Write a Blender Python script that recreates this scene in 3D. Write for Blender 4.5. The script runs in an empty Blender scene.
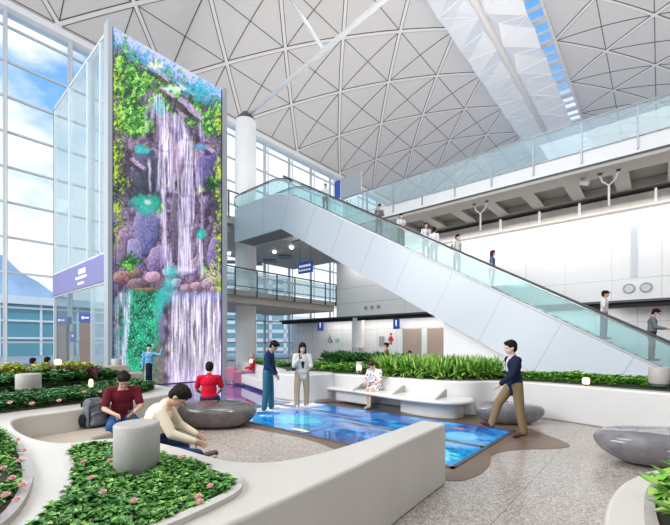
import bpy, bmesh, math, random
import numpy as np
from mathutils import Vector, Matrix, Euler
from mathutils.geometry import tessellate_polygon
random.seed(7); rng = np.random.default_rng(7)
C = bpy.context.scene.collection
PI = math.pi

# ------------------------------------------------------------------ camera
TH = math.atan2(325, 378); SN, CS = math.sin(TH), math.cos(TH)
FPX = 378.0; CAMZ = 1.7
cam = bpy.data.cameras.new('camera'); co = bpy.data.objects.new('camera', cam); C.objects.link(co)
co.location = (0, 0, CAMZ); co.rotation_euler = (PI/2, 0, TH)
cam.sensor_width = 36; cam.lens = FPX/670*36; cam.shift_y = (343-262.5)/670; cam.clip_end = 3000; cam.clip_start = .05
bpy.context.scene.camera = co

# ------------------------------------------------------------------ world
w = bpy.data.worlds.new('world'); bpy.context.scene.world = w; w.use_nodes = True
nt = w.node_tree; nt.nodes.clear()
def N(t, ty, **kw):
    n = t.nodes.new(ty)
    for k, v in kw.items():
        if k.startswith('i_'):
            key = k[2:].replace('_', ' ')
            n.inputs[int(key) if key.isdigit() else key].default_value = v
        else: setattr(n, k, v)
    return n
def ramp(t, stops, interp='LINEAR'):
    r = t.nodes.new('ShaderNodeValToRGB'); r.color_ramp.interpolation = interp
    e = r.color_ramp.elements
    while len(e) < len(stops): e.new(.5)
    for el, (p, c) in zip(e, stops): el.position = p; el.color = (*c, 1) if len(c) == 3 else c
    return r
tc = N(nt, 'ShaderNodeTexCoord'); mp = N(nt, 'ShaderNodeMapping'); mp.inputs['Scale'].default_value = (1, 1, 2.2)
no = N(nt, 'ShaderNodeTexNoise', i_Scale=3.1, i_Detail=7.0, i_Roughness=.55)
sep = N(nt, 'ShaderNodeSeparateXYZ')
L = nt.links.new
L(tc.outputs['Generated'], mp.inputs[0]); L(mp.outputs[0], no.inputs['Vector']); L(tc.outputs['Generated'], sep.inputs[0])
sky = ramp(nt, [(0, (.62, .80, .95)), (.25, (.30, .58, .92)), (.8, (.10, .33, .80))]); L(sep.outputs['Z'], sky.inputs[0])
ad = N(nt, 'ShaderNodeMath', operation='MULTIPLY_ADD'); ad.inputs[1].default_value = -.80; L(sep.outputs['Z'], ad.inputs[0]); L(no.outputs['Fac'], ad.inputs[2])
cl = ramp(nt, [(.02, (0, 0, 0)), (.16, (1, 1, 1))]); L(ad.outputs[0], cl.inputs[0])
mx = N(nt, 'ShaderNodeMix', data_type='RGBA'); L(cl.outputs[0], mx.inputs[0]); L(sky.outputs[0], mx.inputs[6]); mx.inputs[7].default_value = (1.0, 1.0, 1.02, 1)
bg = N(nt, 'ShaderNodeBackground', i_Strength=1.25); L(mx.outputs[2], bg.inputs[0])
ow = N(nt, 'ShaderNodeOutputWorld'); L(bg.outputs[0], ow.inputs[0])

# ------------------------------------------------------------------ lights and exposure
sc = bpy.context.scene
sc.view_settings.view_transform = 'Standard'; sc.view_settings.look = 'None'; sc.view_settings.gamma = 1
sc.view_settings.use_curve_mapping = False; sc.view_settings.exposure = 0.0
def area(name, loc, rot, size, sy, power, col=(1, 1, 1)):
    l = bpy.data.lights.new(name, 'AREA'); l.shape = 'RECTANGLE'; l.size = size; l.size_y = sy; l.energy = power; l.color = col
    o = bpy.data.objects.new(name, l); C.objects.link(o); o.location = loc; o.rotation_euler = rot; return o
sun = bpy.data.lights.new('sun', 'SUN'); sun.energy = 1.5; sun.angle = math.radians(4); sun.color = (1, .95, .87)
so = bpy.data.objects.new('sun', sun); C.objects.link(so); so.rotation_euler = Euler((math.radians(38), 0, math.radians(70)))
area('front_fill', (-14, -13, 13), (math.radians(66), 0, math.radians(-12)), 22, 10, 5200)  # added fill from behind left, stands in for daylight on that side
area('roof_uplight', (2, -2, 11.0), (math.radians(180), 0, 0), 14, 14, 3300, (1, .95, .9))
area('roof_uplight_deck', (-8, 24.4, 11.2), (math.radians(180), 0, 0), 30, 2, 2700, (1, .95, .9))
area('roof_uplight_far', (-6, 42, 11.6), (math.radians(180), 0, 0), 30, 18, 1500, (1, .95, .9))
area('top_fill', (-3.5, .5, 19), (0, 0, 0), 9, 9, 1300, (1, .97, .91))  # added warm overhead fill to brighten upward faces in the foreground
area('wall_wash_cove', (-5, 25.3, 8.9), (math.radians(40), 0, 0), 32, .3, 420)
area('overhang_fill', (-14, 27.6, 3.9), (0, 0, 0), 24, .5, 350, (1, .96, .9))  # added light below the overhang to brighten the lower wall


# ------------------------------------------------------------------ helpers
def world(px, D):
    R = (px-335)/FPX*D; return (CS*R-SN*D, SN*R+CS*D)
def G(px, py, z=0.0):
    return world(px, FPX*(CAMZ-z)/(py-343))
def proj(x, y, z):
    D = -SN*x+CS*y; R = CS*x+SN*y; return 335+FPX*R/D, 343-FPX*(z-CAMZ)/D
def xat(px, Y):
    k = (px-335)/FPX; return Y*(CS*k-SN)/(CS+SN*k)

class MB:
    def __init__(s): s.v = []; s.f = []
    def add(s, v, f):
        n = len(s.v); s.v += [tuple(p) for p in v]; s.f += [tuple(i+n for i in q) for q in f]; return s
    def box(s, x0, x1, y0, y1, z0, z1):
        v = [(x, y, z) for z in (z0, z1) for y in (y0, y1) for x in (x0, x1)]
        return s.add(v, [(0, 2, 3, 1), (4, 5, 7, 6), (0, 1, 5, 4), (2, 6, 7, 3), (0, 4, 6, 2), (1, 3, 7, 5)])
    def prism(s, pts, z0, z1):
        n = len(pts); a = sum(pts[i][0]*pts[(i+1) % n][1]-pts[(i+1) % n][0]*pts[i][1] for i in range(n))
        if a < 0: pts = pts[::-1]
        v = [(p[0], p[1], z0) for p in pts]+[(p[0], p[1], z1) for p in pts]
        return s.add(v, [tuple(range(n-1, -1, -1)), tuple(range(n, 2*n))]+[(i, (i+1) % n, n+(i+1) % n, n+i) for i in range(n)])
    def profile(s, pts, axis, a0, a1):      # polygon in a vertical plane pushed along x or y
        n = len(pts); mk = (lambda p, a: (p[0], a, p[1])) if axis == 'y' else (lambda p, a: (a, p[0], p[1]))
        v = [mk(p, a0) for p in pts]+[mk(p, a1) for p in pts]
        return s.add(v, [tuple(range(n)), tuple(range(2*n-1, n-1, -1))]+[(i, n+i, n+(i+1) % n, (i+1) % n) for i in range(n)])
    def ring(s, prof, cx, cy, seg=24):      # lathe about a vertical axis
        n = len(prof); v = []
        for k in range(seg):
            a = 2*PI*k/seg
            v += [(cx+r*math.cos(a), cy+r*math.sin(a), z) for r, z in prof]
        f = [(k*n+i, ((k+1) % seg)*n+i, ((k+1) % seg)*n+i+1, k*n+i+1) for k in range(seg) for i in range(n-1)]
        f.append(tuple(k*n for k in range(seg))[::-1]); f.append(tuple(k*n+n-1 for k in range(seg)))
        return s.add(v, f)
    def cyl(s, cx, cy, r, z0, z1, seg=24): return s.ring([(r, z0), (r, z1)], cx, cy, seg)
    def tube(s, pts, r, seg=10):
        pts = [Vector(p) for p in pts]; rs = r if isinstance(r, (list, tuple)) else [r]*len(pts)
        v = []; prev = None
        for i, p in enumerate(pts):
            d = (pts[min(i+1, len(pts)-1)]-pts[max(i-1, 0)]).normalized()
            u = d.cross(Vector((0, 0, 1)));
            if u.length < 1e-3: u = Vector((1, 0, 0)) if prev is None else prev
            u.normalize(); prev = u; wv = d.cross(u)
            v += [tuple(p+rs[i]*(math.cos(2*PI*k/seg)*u+math.sin(2*PI*k/seg)*wv)) for k in range(seg)]
        f = [(i*seg+k, i*seg+(k+1) % seg, (i+1)*seg+(k+1) % seg, (i+1)*seg+k) for i in range(len(pts)-1) for k in range(seg)]
        f += [tuple(range(seg))[::-1], tuple((len(pts)-1)*seg+k for k in range(seg))]
        return s.add(v, f)
    def ell(s, c, r, R=None, seg=14, rings=9):
        v = []; c = Vector(c)
        for i in range(rings+1):
            t = PI*i/rings
            for k in range(seg):
                a = 2*PI*k/seg; p = Vector((r[0]*math.sin(t)*math.cos(a), r[1]*math.sin(t)*math.sin(a), r[2]*math.cos(t)))
                v.append(tuple(c+(R @ p if R else p)))
        f = [(i*seg+k, (i+1)*seg+k, (i+1)*seg+(k+1) % seg, i*seg+(k+1) % seg) for i in range(rings) for k in range(seg)]
        return s.add(v, f)
    def cap(s, a, b, ra, rb, seg=12):       # tapered capsule
        a = Vector(a); b = Vector(b); d = b-a
        if d.length < 1e-5: return s.ell(a, (ra, ra, ra))
        d.normalize(); u = d.orthogonal().normalized(); wv = d.cross(u); v = []; prof = []
        for i in range(5): t = PI/2*i/4; prof.append((a-d*ra*math.cos(t), max(ra*math.sin(t), 1e-4)))
        for i in range(5): t = PI/2*i/4; prof.append((b+d*rb*math.sin(t), max(rb*math.cos(t), 1e-4)))
        for p, r in prof: v += [tuple(p+r*(math.cos(2*PI*k/seg)*u+math.sin(2*PI*k/seg)*wv)) for k in range(seg)]
        m = len(prof)
        f = [(i*seg+k, i*seg+(k+1) % seg, (i+1)*seg+(k+1) % seg, (i+1)*seg+k) for i in range(m-1) for k in range(seg)]
        f += [tuple(range(seg))[::-1], tuple((m-1)*seg+k for k in range(seg))]
        return s.add(v, f)
    def mesh(s, name, mat, smooth=False, angle=None):
        me = bpy.data.meshes.new(name); me.from_pydata(s.v, [], s.f); me.update()
        bm = bmesh.new(); bm.from_mesh(me); bmesh.ops.remove_doubles(bm, verts=bm.verts, dist=1e-5); bmesh.ops.recalc_face_normals(bm, faces=bm.faces); bm.to_mesh(me); bm.free()
        if mat: me.materials.append(mat)
        if smooth: me.shade_smooth()
        return me
    def build(s, name, mat, parent=None, smooth=False, bevel=0, seg=2, angle=35):
        o = bpy.data.objects.new(name, s.mesh(name, mat, smooth)); C.objects.link(o)
        if parent: o.parent = parent
        if bevel:
            b = o.modifiers.new('bevel', 'BEVEL'); b.width = bevel; b.segments = seg; b.limit_method = 'ANGLE'; b.angle_limit = math.radians(angle)
            o.data.shade_smooth(); b.harden_normals = False
            wn = o.modifiers.new('wn', 'WEIGHTED_NORMAL'); wn.keep_sharp = True
        return o
def tag(o, label, cat, group=None, kind=None):
    o['label'] = label; o['category'] = cat
    if group: o['group'] = group
    if kind: o['kind'] = kind
    return o
def struct(o): o['kind'] = 'structure'; return o
def empty(name, loc=(0, 0, 0), rz=0.0):
    o = bpy.data.objects.new(name, None); C.objects.link(o); o.location = loc; o.rotation_euler = (0, 0, rz); o.empty_display_size = .1; return o
def copy_tree(o, parent=None):
    c = o.copy(); C.objects.link(c)
    if parent: c.parent = parent
    for ch in list(o.children): copy_tree(ch, c)
    return c
def smooth_poly(pts, n=6, closed=True):
    m = len(pts); out = []
    for i in range(m if closed else m-1):
        p = [np.array(pts[(i+k-1) % m] if closed else pts[min(max(i+k-1, 0), m-1)], float) for k in range(4)]
        for j in range(n):
            t = j/n
            out.append(tuple(.5*((2*p[1])+(-p[0]+p[2])*t+(2*p[0]-5*p[1]+4*p[2]-p[3])*t*t+(-p[0]+3*p[1]-3*p[2]+p[3])*t**3)))
    if not closed: out.append(tuple(pts[-1]))
    return out
def inpoly(P, poly):
    x, y = P[:, 0], P[:, 1]; ins = np.zeros(len(P), bool); n = len(poly)
    for i in range(n):
        x0, y0 = poly[i]; x1, y1 = poly[(i+1) % n]
        if y0 == y1: continue
        c = ((y0 > y) != (y1 > y)) & (x < (x1-x0)*(y-y0)/(y1-y0)+x0); ins ^= c
    return ins

# ------------------------------------------------------------------ materials
def mat(name, col, rough=.5, metal=0.0, spec=.5, noise=0.0, nscale=8.0, coat=0.0, emit=None, es=0.0, bump=0.0, bscale=60.0):
    m = bpy.data.materials.new(name); m.use_nodes = True; t = m.node_tree; b = t.nodes['Principled BSDF']
    b.inputs['Base Color'].default_value = (*col, 1); b.inputs['Roughness'].default_value = rough
    b.inputs['Metallic'].default_value = metal; b.inputs['Specular IOR Level'].default_value = spec; b.inputs['Coat Weight'].default_value = coat
    if emit: b.inputs['Emission Color'].default_value = (*emit, 1); b.inputs['Emission Strength'].default_value = es
    g = N(t, 'ShaderNodeTexCoord')
    if noise:
        n = N(t, 'ShaderNodeTexNoise', i_Scale=nscale, i_Detail=4.0); t.links.new(g.outputs['Object'], n.inputs['Vector'])
        r = ramp(t, [(.3, tuple(c*(1-noise) for c in col)), (.7, tuple(min(1, c*(1+noise)) for c in col))])
        t.links.new(n.outputs['Fac'], r.inputs[0]); t.links.new(r.outputs[0], b.inputs['Base Color'])
    if bump:
        n2 = N(t, 'ShaderNodeTexNoise', i_Scale=bscale, i_Detail=2.0); bp = N(t, 'ShaderNodeBump', i_Strength=bump, i_Distance=.01)
        t.links.new(g.outputs['Object'], n2.inputs['Vector']); t.links.new(n2.outputs['Fac'], bp.inputs['Height']); t.links.new(bp.outputs[0], b.inputs['Normal'])
    return m
def glass(name, tint, refl=.12, rough=.0, haze=0.0):
    m = bpy.data.materials.new(name); m.use_nodes = True; t = m.node_tree; t.nodes.clear()
    tr = N(t, 'ShaderNodeBsdfTransparent'); tr.inputs[0].default_value = (*tint, 1)
    gl = N(t, 'ShaderNodeBsdfGlossy'); gl.inputs['Roughness'].default_value = rough; gl.inputs['Color'].default_value = (.9, .97, 1, 1)
    fr = N(t, 'ShaderNodeLayerWeight', i_Blend=refl); mxs = N(t, 'ShaderNodeMixShader'); o = N(t, 'ShaderNodeOutputMaterial')
    mu = N(t, 'ShaderNodeMath', operation='MULTIPLY_ADD'); mu.inputs[1].default_value = .75; mu.inputs[2].default_value = refl*.3
    t.links.new(fr.outputs['Fresnel'], mu.inputs[0]); t.links.new(mu.outputs[0], mxs.inputs[0])
    if haze:
        df = N(t, 'ShaderNodeBsdfDiffuse'); df.inputs[0].default_value = (.86, .95, .96, 1); m2 = N(t, 'ShaderNodeMixShader'); m2.inputs[0].default_value = haze
        t.links.new(tr.outputs[0], m2.inputs[1]); t.links.new(df.outputs[0], m2.inputs[2]); t.links.new(m2.outputs[0], mxs.inputs[1])
    else: t.links.new(tr.outputs[0], mxs.inputs[1])
    t.links.new(gl.outputs[0], mxs.inputs[2]); t.links.new(mxs.outputs[0], o.inputs[0]); return m
def leafmat(name, stops, rough=.35):
    m = bpy.data.materials.new(name); m.use_nodes = True; t = m.node_tree; b = t.nodes['Principled BSDF']
    g = N(t, 'ShaderNodeNewGeometry'); r = ramp(t, stops); t.links.new(g.outputs['Random Per Island'], r.inputs[0]); t.links.new(r.outputs[0], b.inputs['Base Color'])
    b.inputs['Roughness'].default_value = rough; b.inputs['Specular IOR Level'].default_value = .5; return m
def screenmat(name, es, rough=.3, coat=0.0, base=.02):
    m = bpy.data.materials.new(name); m.use_nodes = True; t = m.node_tree; b = t.nodes['Principled BSDF']
    a = N(t, 'ShaderNodeVertexColor'); a.layer_name = 'screen'
    b.inputs['Base Color'].default_value = (base, base, base, 1); b.inputs['Roughness'].default_value = rough
    b.inputs['Coat Weight'].default_value = coat; b.inputs['Coat Roughness'].default_value = .02
    t.links.new(a.outputs['Color'], b.inputs['Emission Color']); b.inputs['Emission Strength'].default_value = es; return m
M = {}
M['white'] = mat('white_panel', (.86, .87, .88), .35)
M['clad'] = mat('escalator_cladding', (.62, .68, .74), .3, spec=.5)
M['grey'] = mat('grey_metal', (.42, .46, .50), .35, .3)
M['dark'] = mat('dark_metal', (.07, .08, .09), .4)
M['black'] = mat('black_gap', (.012, .012, .014), .6)
M['mull'] = mat('mullion_paint', (.60, .63, .66), .4)
M['chrome'] = mat('brushed_steel', (.62, .62, .63), .25, .9)
M['stone'] = mat('cast_stone', (.44, .385, .305), .42, noise=.04, nscale=3)
M['stonew'] = mat('warm_white_solid_surface', (.61, .575, .515), .28, noise=.03, nscale=2)
M['stoneq'] = mat('cool_white_solid_surface', (.70, .69, .665), .3, noise=.02, nscale=2)
M['boll'] = mat('bollard_grey', (.43, .405, .375), .5, noise=.05, nscale=30)
M['soffit'] = mat('soffit_paint', (.55, .52, .48), .6)
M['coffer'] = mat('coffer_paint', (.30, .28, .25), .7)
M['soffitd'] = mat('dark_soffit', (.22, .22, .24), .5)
M['deck'] = mat('deck_concrete', (.42, .42, .42), .5)
M['pebble'] = mat('polished_dark_stone', (.12, .11, .105), .22, noise=.3, nscale=5, coat=.3)
M['pebblel'] = mat('polished_grey_stone', (.19, .18, .195), .18, noise=.25, nscale=6, coat=.5)
M['brown'] = mat('brown_resin_floor', (.175, .115, .08), .35, noise=.12, nscale=20)
M['soil'] = mat('soil', (.05, .04, .025), .9)
M['blue'] = mat('blue_sign', (.015, .05, .25), .4, emit=(.02, .06, .35), es=.5)
M['signw'] = mat('sign_white', (.9, .9, .9), .5, emit=(1, 1, 1), es=.5)
M['banner'] = mat('lilac_banner', (.19, .19, .40), .5)
M['alcove'] = mat('beige_alcove', (.45, .35, .29), .5)
M['bronze'] = mat('bronze_panel', (.20, .15, .13), .4)
M['lamp'] = mat('lamp_glow', (1, .9, .7), .5, emit=(1, .74, .36), es=1.3)
M['down'] = mat('downlight_glow', (1, 1, .9), .5, emit=(1, .93, .8), es=8)
M['glass'] = glass('clear_facade_glass', (.93, .965, .98), .10)
M['glasst'] = glass('tower_glass', (.84, .93, .95), .22, haze=.2)  # white haze mixed into the panes stands for bright reflections
M['glassr'] = glass('railing_glass', (.80, .90, .93), .12, haze=.22)
M['glasse'] = glass('teal_escalator_glass', (.80, .93, .93), .10, haze=.13)
M['teal'] = mat('distant_teal_glass', (.16, .38, .44), .2)
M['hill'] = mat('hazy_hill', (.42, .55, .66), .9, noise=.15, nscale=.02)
M['apron'] = mat('apron_concrete', (.48, .48, .46), .8)
M['roof'] = mat('roof_panel', (.66, .645, .63), .45)
M['rib'] = mat('roof_rib', (.78, .76, .74), .45)
M['groove'] = mat('roof_groove', (.07, .07, .075), .6)
M['refl'] = mat('skylight_reflector', (.80, .83, .87), .3, .25)
M['az'] = leafmat('azalea_leaf', [(0, (.02, .10, .015)), (.4, (.05, .22, .03)), (.8, (.15, .38, .06)), (1, (.36, .55, .12))])
M['dk'] = leafmat('dark_leaf', [(0, (.015, .085, .018)), (.6, (.045, .20, .04)), (1, (.14, .34, .08))])
M['lt'] = leafmat('light_leaf', [(0, (.06, .24, .02)), (.5, (.14, .42, .04)), (1, (.34, .62, .10))])
M['strap'] = leafmat('strap_leaf', [(0, (.05, .19, .02)), (.5, (.18, .42, .05)), (1, (.50, .68, .18))])
M['yl'] = leafmat('yellow_leaf', [(0, (.25, .36, .02)), (.5, (.5, .55, .04)), (1, (.75, .72, .10))])
M['vg'] = leafmat('variegated_leaf', [(0, (.07, .28, .03)), (.5, (.25, .50, .07)), (1, (.65, .78, .25))])
M['pr'] = leafmat('purple_leaf', [(0, (.07, .012, .03)), (.6, (.14, .03, .06)), (1, (.25, .06, .08))])
M['pink'] = mat('pink_petal', (.95, .54, .53), .5, noise=.15, nscale=60)
M['skin'] = mat('skin', (.60, .36, .26), .5); M['skin2'] = mat('skin_pale', (.72, .48, .38), .5)
M['hair'] = mat('black_hair', (.014, .010, .009), .7, spec=.15); M['hairb'] = mat('brown_hair', (.06, .028, .015), .7, spec=.15)
M['eye'] = mat('eye', (.02, .015, .012), .2); M['lip'] = mat('lip', (.45, .16, .14), .5)
def cloth(n, c, **k): M[n] = mat(n+'_cloth', c, .85, spec=.2, bump=.25, bscale=25, **k)
for n, c in dict(maroon=(.13, .012, .022), cream=(.80, .70, .52), red=(.62, .008, .035), navy=(.012, .035, .10), jeans=(.045, .16, .24), bjeans=(.03, .09, .22), wjacket=(.78, .76, .72), beige=(.50, .40, .28),
                 khaki=(.23, .16, .085), dnavy=(.012, .018, .045), sky=(.16, .42, .66), white=(.78, .80, .82), grey=(.16, .17, .19), black=(.02, .02, .025), pink2=(.45, .16, .28), lilac=(.28, .16, .34), tan=(.36, .20, .10), orange=(.75, .35, .15), bluegrey=(.10, .16, .26), mask=(.7, .78, .85)).items():
    cloth('c_'+n, c)
M['sole'] = mat('tan_shoe_sole', (.62, .47, .30), .6); M['shoe'] = mat('dark_shoe', (.05, .03, .03), .4); M['wshoe'] = mat('white_shoe', (.75, .75, .73), .5); M['cordovan'] = mat('oxblood_shoe', (.10, .02, .02), .3)
M['case'] = mat('pink_luggage', (.55, .20, .28), .3)
# floral dress / striped shirt
def patterned(name, a, b, scale, kind):
    m = bpy.data.materials.new(name); m.use_nodes = True; t = m.node_tree; p = t.nodes['Principled BSDF']; g = N(t, 'ShaderNodeTexCoord')
    if kind == 'wave':
        x = N(t, 'ShaderNodeTexWave', bands_direction='Z', i_Scale=scale)
    else: x = N(t, 'ShaderNodeTexVoronoi', i_Scale=scale)
    r = ramp(t, [(.3, a), (.4, b)]); t.links.new(g.outputs['Object'], x.inputs['Vector']); t.links.new(x.outputs['Fac' if kind == 'wave' else 'Distance'], r.inputs[0]); t.links.new(r.outputs[0], p.inputs['Base Color']); p.inputs['Roughness'].default_value = .85; return m
M['floral'] = patterned('floral_cloth', (.10, .12, .28), (.85, .84, .84), 14, 'v')
M['stripe'] = patterned('striped_cloth', (.15, .16, .2), (.8, .8, .8), 18, 'wave')
M['headscarf'] = patterned('patterned_scarf', (.30, .05, .08), (.45, .30, .33), 18, 'v')
# terrazzo
m = bpy.data.materials.new('terrazzo'); m.use_nodes = True; t = m.node_tree; b = t.nodes['Principled BSDF']; l = t.links.new
g = N(t, 'ShaderNodeTexCoord')
v1 = N(t, 'ShaderNodeTexVoronoi', i_Scale=62.0); l(g.outputs['Object'], v1.inputs['Vector'])
vr = ramp(t, [(0, (.12, .10, .10)), (.18, (.37, .325, .30)), (.5, (.55, .50, .465)), (1, (.80, .76, .71))]); l(v1.outputs['Color'], vr.inputs[0])
n1 = N(t, 'ShaderNodeTexNoise', i_Scale=90.0, i_Detail=2.0); l(g.outputs['Object'], n1.inputs['Vector'])
nr = ramp(t, [(.34, (.45, .42, .42)), (.5, (1, 1, 1))]); l(n1.outputs['Fac'], nr.inputs[0])
mm = N(t, 'ShaderNodeMix', data_type='RGBA', blend_type='MULTIPLY'); mm.inputs[0].default_value = .8; l(vr.outputs[0], mm.inputs[6]); l(nr.outputs[0], mm.inputs[7])
br = N(t, 'ShaderNodeTexBrick', i_Scale=1.0); br.offset = 0; br.inputs['Mortar Size'].default_value = .004; br.inputs['Brick Width'].default_value = 1.2; br.inputs['Row Height'].default_value = 1.2
br.inputs['Color1'].default_value = br.inputs['Color2'].default_value = (1, 1, 1, 1); br.inputs['Mortar'].default_value = (.42, .40, .39, 1); l(g.outputs['Object'], br.inputs['Vector'])
m3 = N(t, 'ShaderNodeMix', data_type='RGBA', blend_type='MULTIPLY'); m3.inputs[0].default_value = 1; l(mm.outputs[2], m3.inputs[6]); br.inputs['Color1'].default_value = br.inputs['Color2'].default_value = (.86, .825, .785, 1); l(br.outputs['Color'], m3.inputs[7]); l(m3.outputs[2], b.inputs['Base Color'])
b.inputs['Roughness'].default_value = .22; M['terrazzo'] = m

# ================================================================== STRUCTURE
FX = -31.3                                  # facade glass plane
Z_TOP = 22.6
struct(MB().box(-31.5, 14, -12, 60, -.3, 0).build('floor', M['terrazzo']))
o = MB().box(-900, 900, -500, 1400, -.6, -.32).build('ground', M['apron']); tag(o, 'grey airport apron outside the glass wall', 'ground'); struct(o)

struct(MB().box(13.0, 13.3, -12, 60, 0, 24).build('wall_blocker', M['deck']))  # unseen wall added to block sky light from the right
# --- facade glass wall
mu = MB(); tr = MB()
ys = [4.5+3.44*k for k in range(-5, 13)]
for y in ys: mu.box(FX-.12, FX+.10, y-.09, y+.09, 0, Z_TOP)
for y in ys: mu.tube([(FX+.55, y, .0), (FX+.55, y, Z_TOP)], .05, 8)
for k in range(10):
    z = 1.75+k*2.22
    tr.box(FX-.10, FX+.06, ys[0], ys[-1], z-.06, z+.06)
    for y in ys: tr.box(FX+.05, FX+.55, y-.02, y+.02, z-.03, z+.03)
wall = struct(MB().box(FX-.03, FX+.0, ys[0], ys[-1], 0, Z_TOP).build('window_1', M['glass']))
mu.build('mullion', M['mull'], wall); tr.build('transom', M['mull'], wall)
struct(MB().box(FX-.3, FX+.3, ys[0], ys[-1], 0, .12).build('trim_1', M['grey']))
struct(MB().box(FX-.5, FX+.55, -12, 60, Z_TOP, Z_TOP+.42).build('trim_2', M['white']))

# --- vaulted roof with diagrid
XC, ZC, RV = -10.75, 30.3, 32.3
def vz(s, off=0.0):
    ph = s/RV; r = RV-off; return XC+r*math.sin(ph), ZC-RV+r*math.cos(ph)
SE = 21.7; SK = 3.3; Y0, Y1 = -14.0, 72.0
def shell(s0, s1, n=14):
    mb = MB(); pts = [vz(s0+(s1-s0)*i/n) for i in range(n+1)]; up = [vz(s0+(s1-s0)*i/n, -.25) for i in range(n+1)]
    return mb.profile(pts+up[::-1], 'y', Y0, Y1)
ce = struct(shell(-SE-.9, -SK).build('ceiling', M['roof'])); c2 = struct(shell(SK, SE+.9).build('ceiling', M['roof']))
def strip(mb, a, b, wd, o0, o1, n=5):       # a ribbon between (s,y) points lying just under the vault
    ds, dy = b[0]-a[0], b[1]-a[1]; ln = math.hypot(ds, dy); ns, ny = -dy/ln*wd/2, ds/ln*wd/2; v = []
    for i in range(n+1):
        s, y = a[0]+ds*i/n, a[1]+dy*i/n
        for sg in (-1, 1):
            for of in (o0, o1):
                x, z = vz(s+sg*ns, of); v.append((x, y+sg*ny, z))
    f = []
    for i in range(n):
        k = 4*i; f += [(k+1, k+5, k+7, k+3), (k, k+4, k+5, k+1), (k+2, k+3, k+7, k+6)]
    mb.add(v, f)
rb = MB(); gr = MB(); P_ = 3.7
for sgn in (-1, 1):
    S = [sgn*(SE-P_*i) for i in range(6)]
    for j in range(-5, 10):
        for i in range(5):
            yy = 7.2+7.4*j+(P_ if i % 2 else 0)
            for dy in (P_, -P_):
                a, b_ = (S[i], yy), (S[i+1], yy+dy)
                strip(gr, a, b_, .36, 0, .03); strip(rb, a, b_, .25, 0, .06)
        for i in range(6):
            yy = 7.2+7.4*j+(P_ if i % 2 else 0)
            strip(gr, (S[i], yy), (S[i], yy+7.4), .05, 0, .035, 2)
            if i < 4: strip(gr, (S[i], yy), (S[i+2], yy), .05, 0, .035)
            if i % 2 and i == 1: strip(gr, (S[0], yy), (S[1], yy), .05, 0, .035)
rbo = rb.build('roof_rib', M['rib'], ce); gro = gr.build('panel_joint', M['groove'], ce)
# edge beam posts
mb = MB()
for j in range(-3, 9):
    y = 7.2+7.4*j; x, z = vz(-SE)
    mb.tube([(FX+.1, y, Z_TOP+.4), (x, y, z-.05)], .22, 8)
mb.build('rib_bearing', M['white'], ce)
# skylight glazing and bars
sk = struct(MB().profile([vz(-SK, -.2), vz(0, -.2), vz(SK, -.2), vz(SK, -.24), vz(0, -.24), vz(-SK, -.24)], 'y', Y0, Y1).build('window_2', M['glass']))
mb = MB()
for k in range(int((Y1-Y0)/1.65)+1):
    y = Y0+k*1.65; wd = .32 if k % 2 else .10
    mb.profile([vz(-SK, -.15), vz(0, -.15), vz(SK, -.15), vz(SK, .12), vz(0, .12), vz(-SK, .12)], 'y', y-wd, y+wd)
mb.build('glazing_bar', M['rib'], sk)
mb = MB()
for s in (-SK, SK):
    x, z = vz(s); mb.box(x-.12, x+.12, Y0, Y1, z-.15, z+.3)
mb.build('skylight_kerb', M['rib'], sk)
# hanging reflector: two creased wings either side of a central tube
rf = empty('skylight_reflector', (XC-.1, 0, 28.1)); tag(rf, 'long silver winged light reflector hung under the roof skylight', 'light reflector')
wg = {-1: MB(), 1: MB()}; rr = MB(); hg = MB()
for k in range(-2, 16):
    ya = 4.4*k; MB().tube([(0, ya, .2), (0, ya, 2.2)], .04, 6).build('hanger', M['rib'], rf)
    for sg in (-1, 1):
        A = (sg*.25, ya, .0); B = (sg*.25, ya+4.4, .0); T0 = (sg*2.85, ya, .15); T1 = (sg*2.85, ya+4.4, .15); Mi = (sg*2.8, ya+2.2, -.12); Md = (sg*.6, ya+2.2, .38)
        wg[sg].add([A, B, T0, T1, Mi, Md], [(0, 5, 4, 2), (5, 1, 3, 4), (0, 1, 5)])
        for p, q in ((A, T0), (A, Mi), (B, Mi), (Md, Mi)): rr.tube([(p[0], p[1], p[2]-.02), (q[0], q[1], q[2]-.02)], .026, 6)
for sg in (-1, 1): wg[sg].build('wing', M['refl'], rf)
rr.build('wing_rib', M['white'], rf);
MB().tube([(0, -9, 0), (0, 64, 0)], .27, 14).build('spine_tube', M['rib'], rf, smooth=True)
# roof struts
o = MB().tube([(-24.7, 18.3, 19.85), (-3, 18.3, 22.55), (4.5, 18.3, 23.5)], .17, 12).build('tie_strut', M['white'], smooth=True); tag(o, 'long white tubular strut rising from the column head across the ceiling', 'strut')
o = MB().tube([(-16.6, 18.3, 20.75), (-20.7, 18.0, 27.6)], .13, 12).build('roof_strut', M['white'], smooth=True); tag(o, 'short white tubular strut branching up from the long strut to the ceiling', 'strut')

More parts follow.
